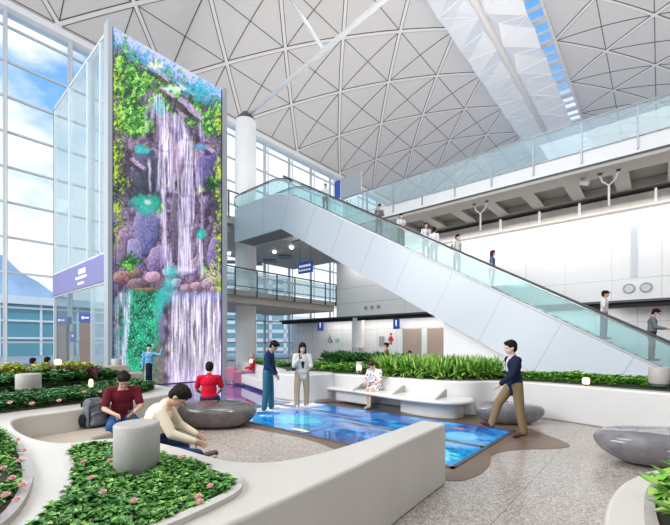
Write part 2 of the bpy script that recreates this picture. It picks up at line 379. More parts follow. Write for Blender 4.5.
# --- upper deck, bridge, middle deck
ZU = 11.0; YB = 21.0; YW = 26.5
def structo(o): return struct(o)
mb = MB(); mb.box(-31, -22.6, 15.4, YW+2.5, 9.9, 10.55); structo(mb.build('trim_3', M['soffit']))
structo(MB().box(-31, -22.9, 10.4, 15.4, 9.5, 10.0).build('trim_4', M['deck']))
br_ = empty('bridge_deck', (0, YB, 9.8)); struct(br_)
def rel(mb, name, m, par, off, **k):
    mb.v = [(p[0]-off[0], p[1]-off[1], p[2]-off[2]) for p in mb.v]; return mb.build(name, m, par, **k)
OB = (0, YB, 9.8)
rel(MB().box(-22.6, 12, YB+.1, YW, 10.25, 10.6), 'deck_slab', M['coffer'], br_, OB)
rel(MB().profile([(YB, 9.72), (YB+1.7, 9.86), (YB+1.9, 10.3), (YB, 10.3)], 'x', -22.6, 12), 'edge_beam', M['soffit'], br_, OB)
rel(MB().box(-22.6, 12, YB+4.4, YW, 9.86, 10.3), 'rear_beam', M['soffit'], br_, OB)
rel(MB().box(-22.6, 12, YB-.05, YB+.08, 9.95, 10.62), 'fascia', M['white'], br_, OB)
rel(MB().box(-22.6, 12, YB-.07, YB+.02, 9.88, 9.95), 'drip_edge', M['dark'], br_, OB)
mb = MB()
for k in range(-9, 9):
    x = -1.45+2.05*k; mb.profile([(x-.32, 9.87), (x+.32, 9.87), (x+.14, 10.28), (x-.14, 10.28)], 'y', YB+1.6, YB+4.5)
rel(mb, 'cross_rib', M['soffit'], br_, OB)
# bridge balustrade
bl = empty('bridge_balustrade', (0, YB, 10.6)); tag(bl, 'tall tinted glass balustrade with grey posts along the upper bridge', 'railing')
OB = (0, YB, 10.6)
for k in range(-1, 12):
    x = -15.08+2.05*k
    rel(MB().box(x-.03, x+.03, YB-.14, YB-.07, 10.1, 12.0), 'post', M['grey'], bl, OB)
    rel(MB().box(x+.035, x+2.015, YB-.115, YB-.095, 10.68, 11.96), 'glass_panel', M['glassr'], bl, OB)
rel(MB().tube([(-17.2, YB-.1, 12.03), (11, YB-.1, 12.03)], .055, 10), 'handrail', M['grey'], bl, OB, smooth=True)
rel(MB().box(-17.2, 11, YB-.13, YB-.08, 10.64, 10.68), 'bottom_rail', M['grey'], bl, OB)

# back wall: overhanging upper wall with panel joints, light band above, shadow gap below
ZS = 4.09
wb = struct(MB().box(-22.6, 12, YW, YW+.3, ZS, 9.75).build('wall_back', M['white']))
mb = MB()
for px in (565.0, 611.5, 662.0, 490, 526, 455, 405): x = xat(px, YW); mb.box(x-.012, x+.012, YW-.004, YW+.01, ZS, 9.0)
mb.box(-22.6, 12, YW-.004, YW+.01, 5.24, 5.27)
for z in (6.6,): mb.box(-22.6, -13, YW-.004, YW+.01, z, z+.025)
mb.build('panel_joint', M['grey'], wb)
mb = MB()
mb.box(-22.6, 12, YW-.5, YW-.02, 9.0, 9.12); mb.profile([(YW-.5, 9.12), (YW-.02, 9.12), (YW-.02, 9.6), (YW-.9, 9.6)], 'x', -22.6, 12)
mb.build('light_trough', M['soffit'], wb)
mb = MB()
for k in range(26): x = -20+k*1.25; mb.profile([(YW-.51, 9.11), (YW-.48, 9.11), (YW-.88, 9.59), (YW-.91, 9.59)], 'x', x-.012, x+.012)
mb.build('trough_joint', M['grey'], wb)
MB().box(-22.6, 12, YW-.3, YW+.5, 9.7, 9.85).build('dark_gap', M['black'], wb)
for px in (505, 582, 656, 543): 
    x = xat(px, YW); MB().box(x-.05, x+.05, YW-.98, YW-.9, 9.05, 9.7).build('light_slot', M['signw'], wb)
x = xat(634, YW); MB().box(x-.14, x+.14, YW-.05, YW, 5.35, 8.6).build('vertical_slot', M['grey'], wb)
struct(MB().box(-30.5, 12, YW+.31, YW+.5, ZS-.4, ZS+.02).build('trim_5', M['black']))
struct(MB().box(-30.5, 12, YW-.04, YW+2.2, ZS-.12, ZS).build('trim_6', M['dark']))
wl = struct(MB().box(-30.5, 12, YW+2.0, YW+2.3, 0, ZS).build('wall_back_lower', M['white']))
mb = MB(); YL = YW+2.0
for k in range(16): x = -29.7+k*2.05; mb.box(x-.012, x+.012, YL-.004, YL+.01, 0, ZS)
mb.box(-30.5, 12, YL-.004, YL+.01, 2.95, 2.975); mb.build('panel_joint', M['grey'], wl)
for a, b_ in ((403.5, 421), (428, 445.5)):
    x0, x1 = xat(a, YL), xat(b_, YL)
    d = struct(MB().box(x0, x1, YL-.03, YL-.005, 0, 2.9).build('door_%d' % (1 if a < 410 else 2), M['alcove'])); 
    MB().box(x0-.05, x0, YL-.06, YL, 0, 2.95).build('jamb', M['grey'], d); MB().box(x1, x1+.05, YL-.06, YL, 0, 2.95).build('jamb', M['grey'], d)
# white wall below the escalator
x0 = xat(446, 16.0)
struct(MB().profile([(x0, 0), (-7.76+3.0/.577-.05, 0), (x0, 3.0-.577*(x0+7.76)-.01)], 'y', 15.75, 17.0).build('wall_right', M['white']))
# round vents
def vent(px, py, r, k):
    x = xat(px, YW); D = -SN*x+CS*YW; z = 1.7+(343-py)*D/FPX; v = []
    o = empty('air_vent', (x, YW, z)); tag(o, k, 'vent', 'round vents in the white wall')
    mb = MB(); mb.ring([(r, 0), (r, .06), (r*.8, .08), (r*.75, .03), (0.001, .03)], 0, 0, 20)
    mb.v = [(p[0], -p[2], p[1]) for p in mb.v]; mb.build('grille', M['grey'], o, smooth=False)
for i, (px, py) in enumerate([(366, 308), (372.3, 307.4), (378.8, 306.8)]): vent(px, py, .17, ['leftmost', 'middle', 'rightmost'][i]+' of three small round vents low on the white upper wall')
vent(629, 288.6, .28, 'larger round vent on white wall, left of the right-hand pair'); vent(646, 287.4, .28, 'larger round vent on white wall, right of the right-hand pair')

# middle deck
ZM = 5.1
structo(MB().box(-31, -22.6, 10.5, YW, ZM, ZM+.36).build('trim_7', M['deck']))
structo(MB().box(-31, -22.9, 10.5, YW, ZM-.5, ZM).build('trim_8', M['soffit']))
ml = empty('deck_balustrade', (-22.6, 18, ZM+.3)); tag(ml, 'glass balustrade with dark posts on the middle level deck', 'railing'); OB = (-22.6, 18, ZM+.3)
pp = [26.35, 24.9, 23.1, 21.2, 19.3, 17.4, 15.5, 13.6]
for i, y in enumerate(pp):
    rel(MB().box(-22.58, -22.5, y-.04, y+.04, ZM-.05, 7.0), 'post', M['dark'], ml, OB)
    if i: rel(MB().box(-22.54, -22.52, y+.05, pp[i-1]-.05, ZM+.45, 6.92), 'glass_panel', M['glassr'], ml, OB)
rel(MB().tube([(-22.54, 13, 7.03), (-22.54, 26.4, 7.03)], .05, 8), 'handrail', M['dark'], ml, OB)
rel(MB().box(-22.56, -22.5, 13, 26.4, ZM+.62, ZM+.67), 'bottom_rail', M['dark'], ml, OB)
ul = empty('landing_balustrade', (-22.6, 12, ZU)); tag(ul, 'short glass balustrade on the upper deck beside the waterfall screen', 'railing'); OB = (-22.6, 12, ZU)
structo(MB().box(-31, -22.55, 10.2, 15.39, 10.0, 10.5).build('trim_9', M['soffit']))
for y in (11.0, 13.0, 15.0):
    rel(MB().box(-22.62, -22.54, y-.04, y+.04, 10.3, 12.2), 'post', M['dark'], ul, OB)
    if y < 15: rel(MB().box(-22.59, -22.57, y+.05, y+1.95, 10.7, 12.1), 'glass_panel', M['glassr'], ul, OB)
rel(MB().tube([(-22.58, 10.3, 12.24), (-22.58, 15.8, 12.24)], .05, 8), 'handrail', M['dark'], ul, OB)
# soffit recesses + downlights under the upper deck
mb = MB()
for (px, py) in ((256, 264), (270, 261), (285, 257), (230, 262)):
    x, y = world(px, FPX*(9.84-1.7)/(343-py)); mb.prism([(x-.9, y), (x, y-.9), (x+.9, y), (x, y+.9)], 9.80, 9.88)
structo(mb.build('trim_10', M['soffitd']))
for i, (px, py) in enumerate(((274.5, 252), (291.5, 247.5), (229, 253.5))):
    x, y = world(px, FPX*(9.82-1.7)/(343-py)); o = MB().cyl(x, y, .13, 9.72, 9.905, 16).build('downlight', M['down']); tag(o, ['round downlight in the dark soffit under the escalator landing, left one', 'round downlight in the dark soffit under the escalator landing, right one', 'round downlight in the deck soffit next to the waterfall screen'][i], 'light', 'soffit downlights')

# columns
def column(x, y, r, z1, lab, base=False):
    e = empty('column', (x, y, 0)); tag(e, lab, 'column')
    sh = MB().cyl(0, 0, r, 0, z1, 40).build('shaft', M['white'], e, smooth=True)
    sh.modifiers.new('es', 'EDGE_SPLIT')
    if base: MB().cyl(0, 0, r+.02, 0, 1.3, 32).build('metal_sleeve', M['chrome'], e)
    else: MB().ring([(r*.96, z1), (r*.9, z1+.2), (.25, z1+.75)], 0, 0, 32).build('head', M['dark'], e)
column(-25.0, 18.2, .80, 19.3, 'tall white round column rising to the roof behind the escalator top')
x, y = world(358, 34.2); column(x, y, .55, ZS-.13, 'short white round column with metal base under the wall overhang', True)

# ================================================================== ESCALATOR
es = empty('escalator', (0, 16, 0)); tag(es, 'long white clad escalator with teal glass sides descending to the right', 'escalator')
YE = 15.5; SL = .577; OB = (0, 16, 0)
def zt(x, z): return z-SL*(x+7.76)
def arc(pts): return smooth_poly(pts, 6, False)
XL = -22.6; ZL = 11.05
def topline(z_in, z_fl, x_end=1.9):
    xb = -7.76-(z_fl-z_in)/SL
    pts = [(XL, z_fl), (xb-1.4, z_fl), (xb-.6, z_fl-.06), (xb+.1, z_fl-.24), (xb+.8, z_fl-.53), (xb+1.4, zt(xb+1.4, z_in))]
    return pts+[(x_end, zt(x_end, z_in))]
cl_top = topline(5.36, ZL)
xb = -7.76-(8.75-3.0)/SL
cl = cl_top+[(1.9, -.02), (-7.76+3.0/SL, 0.0), (xb, 8.75), (XL, 8.75)]
cl = [p for p in cl_top if p[1] > 0]
cl = cl[:-1]+[(cl[-1][0], 0.0), (-7.76+3.0/SL, 0.0), (xb, 8.75), (XL, 8.75)] if cl[-1][1] < 1 else cl+[(1.9, 0), (-7.76+3.0/SL, 0.0), (xb, 8.75), (XL, 8.75)]
cl = cl_top[:-1]+[(1.45, zt(1.45, 5.36)), (1.45, 0), (-7.76+3.0/SL, 0.0), (xb, 8.75), (XL, 8.75)]
rel(MB().profile(cl, 'y', YE, YE+.12), 'side_cladding', M['clad'], es, OB)
rel(MB().profile(cl, 'y', YE+1.58, YE+1.7), 'side_cladding', M['clad'], es, OB)
inner = [(p[0], p[1]-.35) for p in cl_top[:-1]]+[(1.2, zt(1.2, 5.36)-.35), (1.2, .05), (-7.76+3.0/SL+.2, .05), (xb, 8.80), (XL+.02, 8.80)]
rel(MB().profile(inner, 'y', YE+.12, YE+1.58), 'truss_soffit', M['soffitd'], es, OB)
mb = MB()
for k in range(-5, 4):
    xt = -6.69+2.02*k; xbm = xt-.94; a = (xt, zt(xt, 5.36)); b_ = (xbm, zt(xbm, 3.0)) if xbm > xb else (xbm, 8.76)
    if xt < -16.6: a = (xt, 10.9)
    n = Vector((a[1]-b_[1], 0, -(a[0]-b_[0]))).normalized()*.012
    mb.add([(a[0]-n.x, YE-.004, a[1]-n.z), (a[0]+n.x, YE-.004, a[1]+n.z), (b_[0]+n.x, YE-.004, b_[1]+n.z), (b_[0]-n.x, YE-.004, b_[1]-n.z), (a[0]-n.x, YE+.01, a[1]-n.z), (a[0]+n.x, YE+.01, a[1]+n.z), (b_[0]+n.x, YE+.01, b_[1]+n.z), (b_[0]-n.x, YE+.01, b_[1]-n.z)], [(0, 1, 2, 3), (4, 7, 6, 5), (0, 4, 5, 1), (3, 2, 6, 7), (0, 3, 7, 4), (1, 5, 6, 2)])
mb.box(-19.4-.012, -19.4+.012, YE-.004, YE+.01, 8.76, 11.0)
rel(mb, 'panel_joint', M['grey'], es, OB)
rail = topline(6.34, 12.03)
for yy, nm in ((YE+.06, 0), (YE+1.64, 1)):
    g_pts = [(p[0], p[1]+.02) for p in cl_top[:-1]]+[(1.5, zt(1.5, 5.36)+.02)]
    r_pts = [(p[0], p[1]-.05) for p in rail[:-1]]+[(1.5, zt(1.5, 6.34)-.05)]
    rel(MB().profile(g_pts+r_pts[::-1], 'y', yy-.012, yy+.012), 'glass_side', M['glasse'], es, OB)
    path = smooth_poly([(p[0], yy, p[1]) for p in rail[:-1]]+[(1.6, yy, zt(1.6, 6.34)), (1.9, yy, .8), (1.8, yy, .55)], 4, False)
    path = [(-22.3, yy, 11.2), (-22.65, yy, 11.35), (-22.75, yy, 11.65), (-22.65, yy, 11.93)]+path[1:]
    rel(MB().tube(path, .036, 8), 'handrail', M['dark'], es, OB, smooth=True)
    rel(MB().tube([(p[0], yy, p[2]-.09) for p in path[4:-8]], .03, 6), 'rail_channel', M['chrome'], es, OB, smooth=True)
    sk_ = [(p[0], yy, p[1]+.03) for p in cl_top[:-1]]+[(1.5, yy, zt(1.5, 5.36)+.03)]
    rel(MB().tube([(p[0], p[1]-(.03 if nm == 0 else 0), p[2]) for p in sk_], .05, 6), 'skirt_strip', M['white'], es, OB, smooth=True)
mb = MB(); k = 0; x = -17.2; z = 10.75
mb.box(-22.6, -17.2, YE+.16, YE+1.54, 10.6, 10.8)
while x < 1.2:
    mb.box(x, x+.36, YE+.2, YE+1.5, zt(x, 5.25)-.35, zt(x, 5.25)); x += .345
rel(mb, 'step', M['dark'], es, OB)
def stepz(x): return 10.8 if x < -17.2 else zt(x, 5.25)+.02+max(0, x+8)*.025

# ================================================================== LED WATERFALL TOWER
LX, LY0, LY1, LH = -15.3, 5.2, 9.8, 13.35
def vnoise(x, y, seed=0, octs=4):
    x = np.asarray(x, float); y = np.asarray(y, float); out = 0; amp = 1; tot = 0
    for o_ in range(octs):
        xi = np.floor(x).astype(np.int64); yi = np.floor(y).astype(np.int64); fx = x-xi; fy = y-yi
        fx = fx*fx*(3-2*fx); fy = fy*fy*(3-2*fy)
        def h(a, b):
            n = (a*374761393+b*668265263+(seed+o_*17)*974711) & 0xffffffff; n = ((n ^ (n >> 13))*1274126177) & 0xffffffff
            return ((n ^ (n >> 16)) & 0xffff)/65535.0
        out = out+amp*((h(xi, yi)*(1-fx)+h(xi+1, yi)*fx)*(1-fy)+(h(xi, yi+1)*(1-fx)+h(xi+1, yi+1)*fx)*fy); tot += amp; amp *= .5; x = x*2; y = y*2
    return out/tot
def sm(a, b, x): t_ = np.clip((x-a)/(b-a), 0, 1); return t_*t_*(3-2*t_)
def cells(x, y, seed=0):
    xi = np.floor(x).astype(np.int64); yi = np.floor(y).astype(np.int64); b1 = np.full(x.shape, 9.); b2 = np.full(x.shape, 9.); rid = np.zeros(x.shape)
    def h(a, b, k):
        n = (a*374761393+b*668265263+(seed*31+k)*974711) & 0xffffffff; n = ((n ^ (n >> 13))*1274126177) & 0xffffffff; return ((n ^ (n >> 16)) & 0xffff)/65535.0
    for dx in (-1, 0, 1):
        for dy in (-1, 0, 1):
            a, b = xi+dx, yi+dy; d = np.hypot(a+h(a, b, 1)-x, b+h(a, b, 2)-y); q = h(a, b, 3)
            rid = np.where(d < b1, q, rid); b2 = np.where(d < b1, b1, np.minimum(b2, d)); b1 = np.minimum(b1, d)
    return b1, b2-b1, rid
def paint_screen(x, y):                       # x, y: picture units across and down the waterfall image (112-222, 24-389)
    n1_ = vnoise(x*.11, y*.05, 1); n2_ = vnoise(x*.5, y*.35, 2); n3_ = vnoise(x*1.1, y*1.0, 3, 3); st = vnoise(x*.55, y*.03, 4); n4_ = vnoise(x*.16, y*.13, 6, 3)
    col = np.zeros(x.shape+(3,))
    def put(mask, c):
        nonlocal col
        c = np.array(c)/255.0 if not isinstance(c, np.ndarray) else c
        col = col*(1-mask[..., None])+c*mask[..., None]
    def mixc(t_, a, b): a = np.array(a)/255.0; b = np.array(b)/255.0; return a+(b-a)*t_[..., None]
    wx = x+(n2_-.5)*7+(n3_-.5)*2; wy = y+(n4_-.5)*22
    # cliff: cracked upright rock blocks, lilac where wet, plum in the clefts
    put(np.ones_like(x), mixc(sm(.3, .7, n1_*.5+n2_*.5), (34, 28, 44), (120, 102, 150)))
    for sx, sy, sd, k_ in ((.06, .028, 2, .95), (.13, .06, 5, .6), (.3, .16, 7, .35)):
        c1_, ed, rid = cells((wx+wy*.28)*sx, (wy-wx*.55)*sy, sd)
        tone = np.clip(.12+.75*rid-.35*c1_+(n3_-.5)*.55+(n2_-.5)*.5, 0, 1)
        put(np.full_like(x, k_), mixc(tone, (42, 34, 58), (205, 180, 222))); put(sm(.12, .02, ed)*.85*k_, (20, 15, 26)); put(sm(.10, .16, ed)*sm(.28, .18, ed)*sm(.5, .8, rid)*.5*k_, (205, 180, 215))
    put(sm(.58, .74, n4_)*.45, mixc(n3_, (95, 60, 62), (150, 112, 105)))
    put(sm(.60, .42, abs(y-178)/40)*sm(.45, .6, vnoise(x*.09, y*.06, 19))*.55, (26, 24, 34))
    for cx, cy, rx, ry, tl, ca, cb in ((149, 120, 11, 17, .35, (42, 36, 54), (128, 108, 150)), (137, 142, 8, 9, .3, (75, 58, 80), (160, 130, 160)), (192, 116, 10, 14, -.6, (66, 54, 70), (170, 145, 165)),
                                       (146, 172, 16, 24, .1, (30, 34, 44), (88, 92, 118)), (206, 172, 10, 22, .12, (48, 44, 84), (112, 100, 158)), (146, 230, 13, 25, .1, (62, 66, 112), (128, 128, 172)),
                                       (135, 254, 7, 15, -.12, (85, 80, 125), (155, 145, 185)), (158, 258, 10, 13, .35, (76, 64, 108), (158, 136, 176)), (177, 228, 6, 36, 0, (52, 44, 62), (108, 98, 122)),
                                       (214, 254, 6, 17, .1, (66, 58, 108), (145, 128, 172)), (177, 162, 6, 20, .12, (95, 68, 88), (158, 124, 150)), (121, 246, 5, 19, .1, (84, 68, 108), (152, 126, 158)),
                                       (124, 277, 10, 6, .1, (70, 44, 46), (170, 130, 128)), (139, 284, 11, 5, .1, (58, 42, 52), (142, 116, 128)), (133, 272, 7, 4, 0, (84, 60, 58), (175, 140, 135)), (153, 277, 8, 5, 0, (120, 90, 115), (200, 160, 185)),
                                       (146, 292, 15, 4, .05, (84, 60, 38), (170, 125, 80)), (176, 283, 5, 5, 0, (90, 72, 110), (190, 160, 190)), (186, 288, 6, 4, .1, (92, 70, 86), (190, 155, 170)), (197, 286, 7, 4, .1, (98, 74, 92), (196, 160, 176)), (208, 284, 6, 5, 0, (88, 72, 96), (190, 160, 182)), (216, 290, 6, 4, 0, (98, 80, 100), (180, 150, 170)), (166, 272, 4, 4, 0, (100, 90, 130), (190, 170, 200))):
        dx = (x-cx)+tl*(y-cy); dy = (y-cy); d = (abs(dx/rx)**3+abs(dy/ry)**3)+(n4_-.5)*1.1+(n2_-.5)*.5
        put(sm(1.08, .95, d), mixc(np.clip(.5-dy/ry*.3-dx/rx*.3+(n3_-.5)*.9+(n2_-.5)*.8, 0, 1), ca, cb)); put(sm(.80, .98, d)*sm(1.2, 1.03, d)*(dy+dx*.4 > 0)*.75, (22, 17, 28)); put(sm(.72, .9, d)*sm(1.05, .95, d)*(dy+dx*.3 < -ry*.3)*.45, (205, 180, 185))
    # foliage: clumps of small leaves with dark gaps
    q1, qe, qr = cells(x*.34+y*.08, y*.26, 12); q2, qf, qs = cells(x*.95+(n3_-.5), y*.8, 14); lt_ = np.clip(.08+.55*qr-.35*q1+.55*qs-.55*q2+(n4_-.4)*1.1, 0, 1)
    g1 = mixc(sm(.0, .55, lt_), (6, 44, 26), (62, 140, 50)); g1 = g1+(np.array([160, 206, 100])/255.-g1)*(sm(.45, .95, lt_)[..., None])
    g2 = mixc(sm(.0, .8, lt_*1.2), (18, 58, 22), (176, 200, 66))
    gap = sm(.38, .50, n4_*.55+n2_*.45)
    top = 24+(x-112)*.58
    put(sm(-5, 5, 78+(x-112)*.42-y+(n4_-.5)*46+(n2_-.5)*16)*gap, g1)
    put(sm(-5, 4, 17-(abs(x-134)*.75+abs(y-120)*.62)+(n4_-.5)*22), g1); put(sm(-4, 4, 9-(abs(x-127)*.6+abs(y-88)*.3)+(n4_-.5)*20), g1)
    put(sm(-3, 3, 24-abs((y-116)-(x-192)*.62)*1.9-abs(x-194)*.35+(n4_-.5)*34)*gap, g1)
    put(sm(127, 119, x+(n4_-.5)*26)*sm(262, 225, y+(n2_-.5)*30)*sm(.40, .52, n3_*.45+n4_*.55), g2)
    put(sm(213, 219, x+(n2_-.5)*12)*sm(.42, .52, n3_*.5+n4_*.5), g2)
    for cx, cy, r_, gg in ((212, 184, 9, g1), (131, 262, 10, g1), (126, 264, 7, g1), (168, 186, 5, g2), (160, 208, 6, g1), (200, 190, 5, g2), (118, 155, 7, g2), (124, 182, 6, g2)): put(sm(0, 5, r_-abs(x-cx)*.7-abs(y-cy)*.8+(n2_-.5)*12), gg)
    put(sm(0, 6, 11-abs(x-212)*.8-abs(y-274)*.7+(n2_-.5)*16)*sm(.4, .55, n3_), mixc(n3_, (80, 120, 30), (250, 230, 190))); put(sm(.45, .6, n3_)*sm(0, 5, 8-abs(x-204)-abs(y-268)*.7+(n2_-.5)*8), g1)
    # diagonal rock terraces poking through the upper greenery
    for x0_, y0_, ln, w_ in ((150, 66, 26, 3.2), (160, 86, 20, 3), (178, 98, 24, 4), (172, 78, 30, 2.5), (130, 158, 20, 3), (205, 146, 12, 2.5), (188, 108, 20, 3.5)):
        s_ = (x-x0_)*.8+(y-y0_)*.6; d_ = abs(-(x-x0_)*.6+(y-y0_)*.8)+(n2_-.5)*5; m_ = sm(w_, w_*.5, d_)*sm(-1, 2, s_)*sm(ln, ln-3, s_); put(m_, mixc(np.clip(n3_*1.1-.05, 0, 1), (92, 76, 120), (222, 198, 228)))
        put(sm(w_*1.5, w_, abs(d_-w_*.9))*sm(-1, 2, s_)*sm(ln, ln-3, s_)*(-(x-x0_)*.6+(y-y0_)*.8 > w_*.6)*.6, (34, 24, 34))
    # lilac sky and blue bushes along the top edge
    put(sm(20, 4, y-top+(n4_-.5)*26+(n2_-.5)*16), mixc(n2_, (172, 168, 226), (200, 200, 245)))
    put(sm(13, 6, abs(y-top-15)+(n3_-.5)*12+(n4_-.5)*16)*sm(.46, .56, n2_*.5+n3_*.5)*.9, mixc(n3_, (8, 84, 150), (80, 195, 225)))
    put(sm(12, 4, abs(x-201)*.6+abs(y-92)*.7+(n3_-.5)*10+(n4_-.5)*16)*sm(.35, .5, n3_), mixc(n3_, (8, 100, 150), (60, 205, 215)))
    put(sm(8, 2, abs(x-176)*.5+abs(y-89)+(n3_-.5)*10+(n2_-.5)*10)*.9, mixc(n3_, (150, 215, 180), (250, 250, 255))); put(sm(6, 2, abs(x-155)*.5+abs(y-66)+(n3_-.5)*8+(n2_-.5)*8)*.8, (240, 225, 190))
    # water: white threads over translucent veils
    fine = vnoise(x*1.3, y*.06, 8, 4); med = vnoise(x*.6, y*.025, 28, 4)
    def fall(pts, dens=.9, c0=(118, 106, 158), c1=(246, 240, 255)):
        for (xa, ya, wa), (xb_, yb, wb_) in zip(pts[:-1], pts[1:]):
            tt = np.clip((y-ya)/(yb-ya), 0, 1); xc = xa+(xb_-xa)*tt+(n4_-.5)*3; ww = wa+(wb_-wa)*tt
            inr = sm(ww*1.1, ww*.3, abs(x-xc)+(med-.5)*ww*1.4)*sm(ya-4, ya+4, y+(n2_-.5)*5)*sm(yb+3, yb-2, y)
            put(inr*dens*(.5+.5*sm(.3, .55, fine)), mixc(np.clip(sm(.2, .75, fine)*.7+sm(.3, .7, med)*.4, 0, 1), c0, c1))
    fall([(156, 94, 6), (163, 118, 11), (167, 150, 11), (166, 192, 11)]); fall([(176, 114, 6), (184, 138, 10), (188, 165, 12), (190, 195, 11), (186, 225, 10), (184, 272, 11)]); fall([(170, 150, 3), (174, 192, 4)], .6)
    fall([(149, 160, 1.6), (150, 192, 1.6)], .7); fall([(146, 108, 2), (147, 132, 2.4)], .6); fall([(163, 190, 3), (165, 228, 4), (167, 274, 6)], .85); fall([(199, 236, 4), (202, 276, 5)], .75); fall([(199, 122, 3), (204, 142, 3.5)], .8); fall([(195, 150, 3), (199, 192, 3.5)], .7); fall([(202, 196, 2.5), (202, 236, 2.5)], .5)
    put(sm(12, 2, abs(x-183)*.7+abs(y-270)*1.2+(n2_-.5)*10)*.6, (215, 205, 240))
    # ledge and lower falls
    low = sm(287, 296, y-(x-160)*.02+(n2_-.5)*5)
    put(low, mixc(sm(.3, .7, n4_), (50, 42, 60), (112, 98, 128)))
    gm = low*sm(119, 126, x+(n2_-.5)*8)*sm(164, 156, x+(n4_-.5)*12)
    put(gm, mixc(sm(.3, .7, n4_*.6+n3_*.4), (0, 58, 40), (28, 158, 118))); put(gm*sm(.55, .75, n2_)*.5, (10, 190, 150))
    d1, _, dr = cells(x*.42, y*.42, 15); put(gm*sm(.24, .08, d1)*sm(.35, .5, dr), (165, 250, 230))
    put(sm(128, 118, x)*sm(290, 300, y)*sm(.35, .6, n2_)*.7, mixc(n3_, (16, 100, 84), (70, 190, 155)))
    fall([(124, 292, 8), (128, 322, 4), (124, 350, 4), (122, 389, 6)], .9); fall([(117, 300, 3), (117, 380, 3)], .5)
    cur = sm(164, 171, x+(n4_-.5)*8)*sm(289, 298, y+(n2_-.5)*6)
    cv = np.clip(sm(.28, .72, fine)*.55+sm(.3, .72, med)*.5+(n3_-.5)*.25, 0, 1)
    put(cur*.95, mixc(cv, (84, 74, 104), (242, 234, 250))); put(cur*sm(.52, .68, vnoise(x*.22, y*.045, 23))*.6*sm(372, 330, y)*sm(.75, .4, fine), (58, 52, 62))
    put(cur*sm(.5, .6, vnoise(x*.2, y*.12, 25))*sm(320, 350, y)*sm(385, 360, y)*.3, (120, 130, 120)); put(cur*sm(345, 388, y)*.5, mixc(n2_, (190, 165, 225), (245, 235, 255))); put(sm(304, 292, y)*cur*.5, (150, 170, 235))
    put(sm(151, 157, x)*sm(170, 160, x)*sm(335, 352, y)*.85, mixc(n2_*.5+n3_*.5, (40, 58, 36), (176, 140, 150)))
    def glow(cx, cy, rx, ry, c=(20, 190, 170), k=.85): put(sm(1.3, .1, ((x-cx)/rx)**2+((y-cy)/ry)**2+(n4_-.5)*1.6+(n2_-.5)*.9)*k, mixc(n3_*.6+n2_*.4, tuple(v*.55 for v in c), tuple(min(255, v*1.25+20) for v in c)))
    glow(146, 203, 16, 11, (15, 165, 140)); glow(148, 202, 4, 3, (225, 225, 255)); glow(202, 234, 6, 6, (20, 180, 165)); glow(143, 149, 8, 5, (40, 185, 195)); glow(160, 106, 7, 9, (60, 190, 200), .5); glow(198, 147, 10, 3.5, (70, 150, 220), .7)
    for k_ in range(9): q = k_/8; glow(170-10*q+4*math.sin(q*6), 272+44*q, 8+3*math.sin(q*5), 8, (45, 195, 185), .45)
    col *= np.where(x[..., None] < 113.8, np.array([.25, .25, .8]), 1.0)*np.where(x[..., None] > 220.8, np.array([.35, .3, .75]), 1.0)
    edge = sm(2.4, 1.0, y-top); put(edge, (10, 110, 190))
    return np.clip(col, 0, 1)**2.2
def grid_mesh(name, P00, U, V, nu, nv, colfn, m_, parent):
    P00, U, V = (np.array(q, float) for q in (P00, U, V)); u, v = np.meshgrid(np.linspace(0, 1, nu+1), np.linspace(0, 1, nv+1))
    pts = P00+u[..., None]*U+v[..., None]*V; vs = pts.reshape(-1, 3); me = bpy.data.meshes.new(name)
    i = (np.arange(nv)[:, None]*(nu+1)+np.arange(nu)[None]).reshape(-1); f = np.stack([i, i+1, i+nu+2, i+nu+1], 1)
    me.vertices.add(len(vs)); me.vertices.foreach_set('co', vs.ravel()); me.loops.add(f.size); me.loops.foreach_set('vertex_index', f.ravel()); me.polygons.add(len(f))
    me.polygons.foreach_set('loop_start', np.arange(0, f.size, 4)); me.polygons.foreach_set('loop_total', np.full(len(f), 4)); me.update(calc_edges=True); me.validate()
    a = me.color_attributes.new('screen', 'FLOAT_COLOR', 'POINT'); c = colfn(pts, u, v).reshape(-1, 3); a.data.foreach_set('color', np.concatenate([c, np.ones((len(c), 1))], 1).ravel())
    me.materials.append(m_); o = bpy.data.objects.new(name, me); C.objects.link(o); o.parent = parent; return o
M['led'] = screenmat('led_waterfall_screen', 1.45, .5)
tw = empty('waterfall_screen_tower', (LX-2, 7.5, 0)); tag(tw, 'tall video screen tower showing a rocky waterfall with green plants', 'video screen'); OB = (LX-2, 7.5, 0)
def led_cols(pts, u, v):
    x = pts[..., 0]; y = pts[..., 1]; z = pts[..., 2]; D = -SN*x+CS*y; R = CS*x+SN*y
    return paint_screen(335+FPX*R/D, 343-FPX*(z-CAMZ)/D)
g_ = grid_mesh('screen', (LX+.005, LY0+.0, .05), (0, LY1-LY0, 0), (0, 0, LH-.05), 230, 640, led_cols, M['led'], None)
for v_ in g_.data.vertices: v_.co.x -= OB[0]; v_.co.y -= OB[1]
g_.parent = tw
rel(MB().box(LX-.35, LX, LY0, LY1, 0, LH), 'screen_housing', M['dark'], tw, OB)
rel(MB().box(LX-.30, LX+.10, LY0-.17, LY0-.02, 0, LH+.12).box(LX-.30, LX+.10, LY1+.02, LY1+.22, 0, LH+.1), 'side_frame', M['grey'], tw, OB)
XT = -22.9
mb = MB(); mb.box(XT, LX-.3, LY0-.03, LY0, 4.0, LH); mb.box(XT, LX-.3, LY1, LY1+.03, 0, LH); mb.box(XT-.03, XT, LY0, LY1, 0, LH); mb.box(XT, LX-.3, LY0, LY1, LH-.03, LH)
rel(mb, 'glass_skin', M['glasst'], tw, OB)
rel(MB().box(-17.6, LX-.3, LY0-.03, LY0, 0, 4.0), 'glass_skin', M['glasst'], tw, OB)
mb = MB()
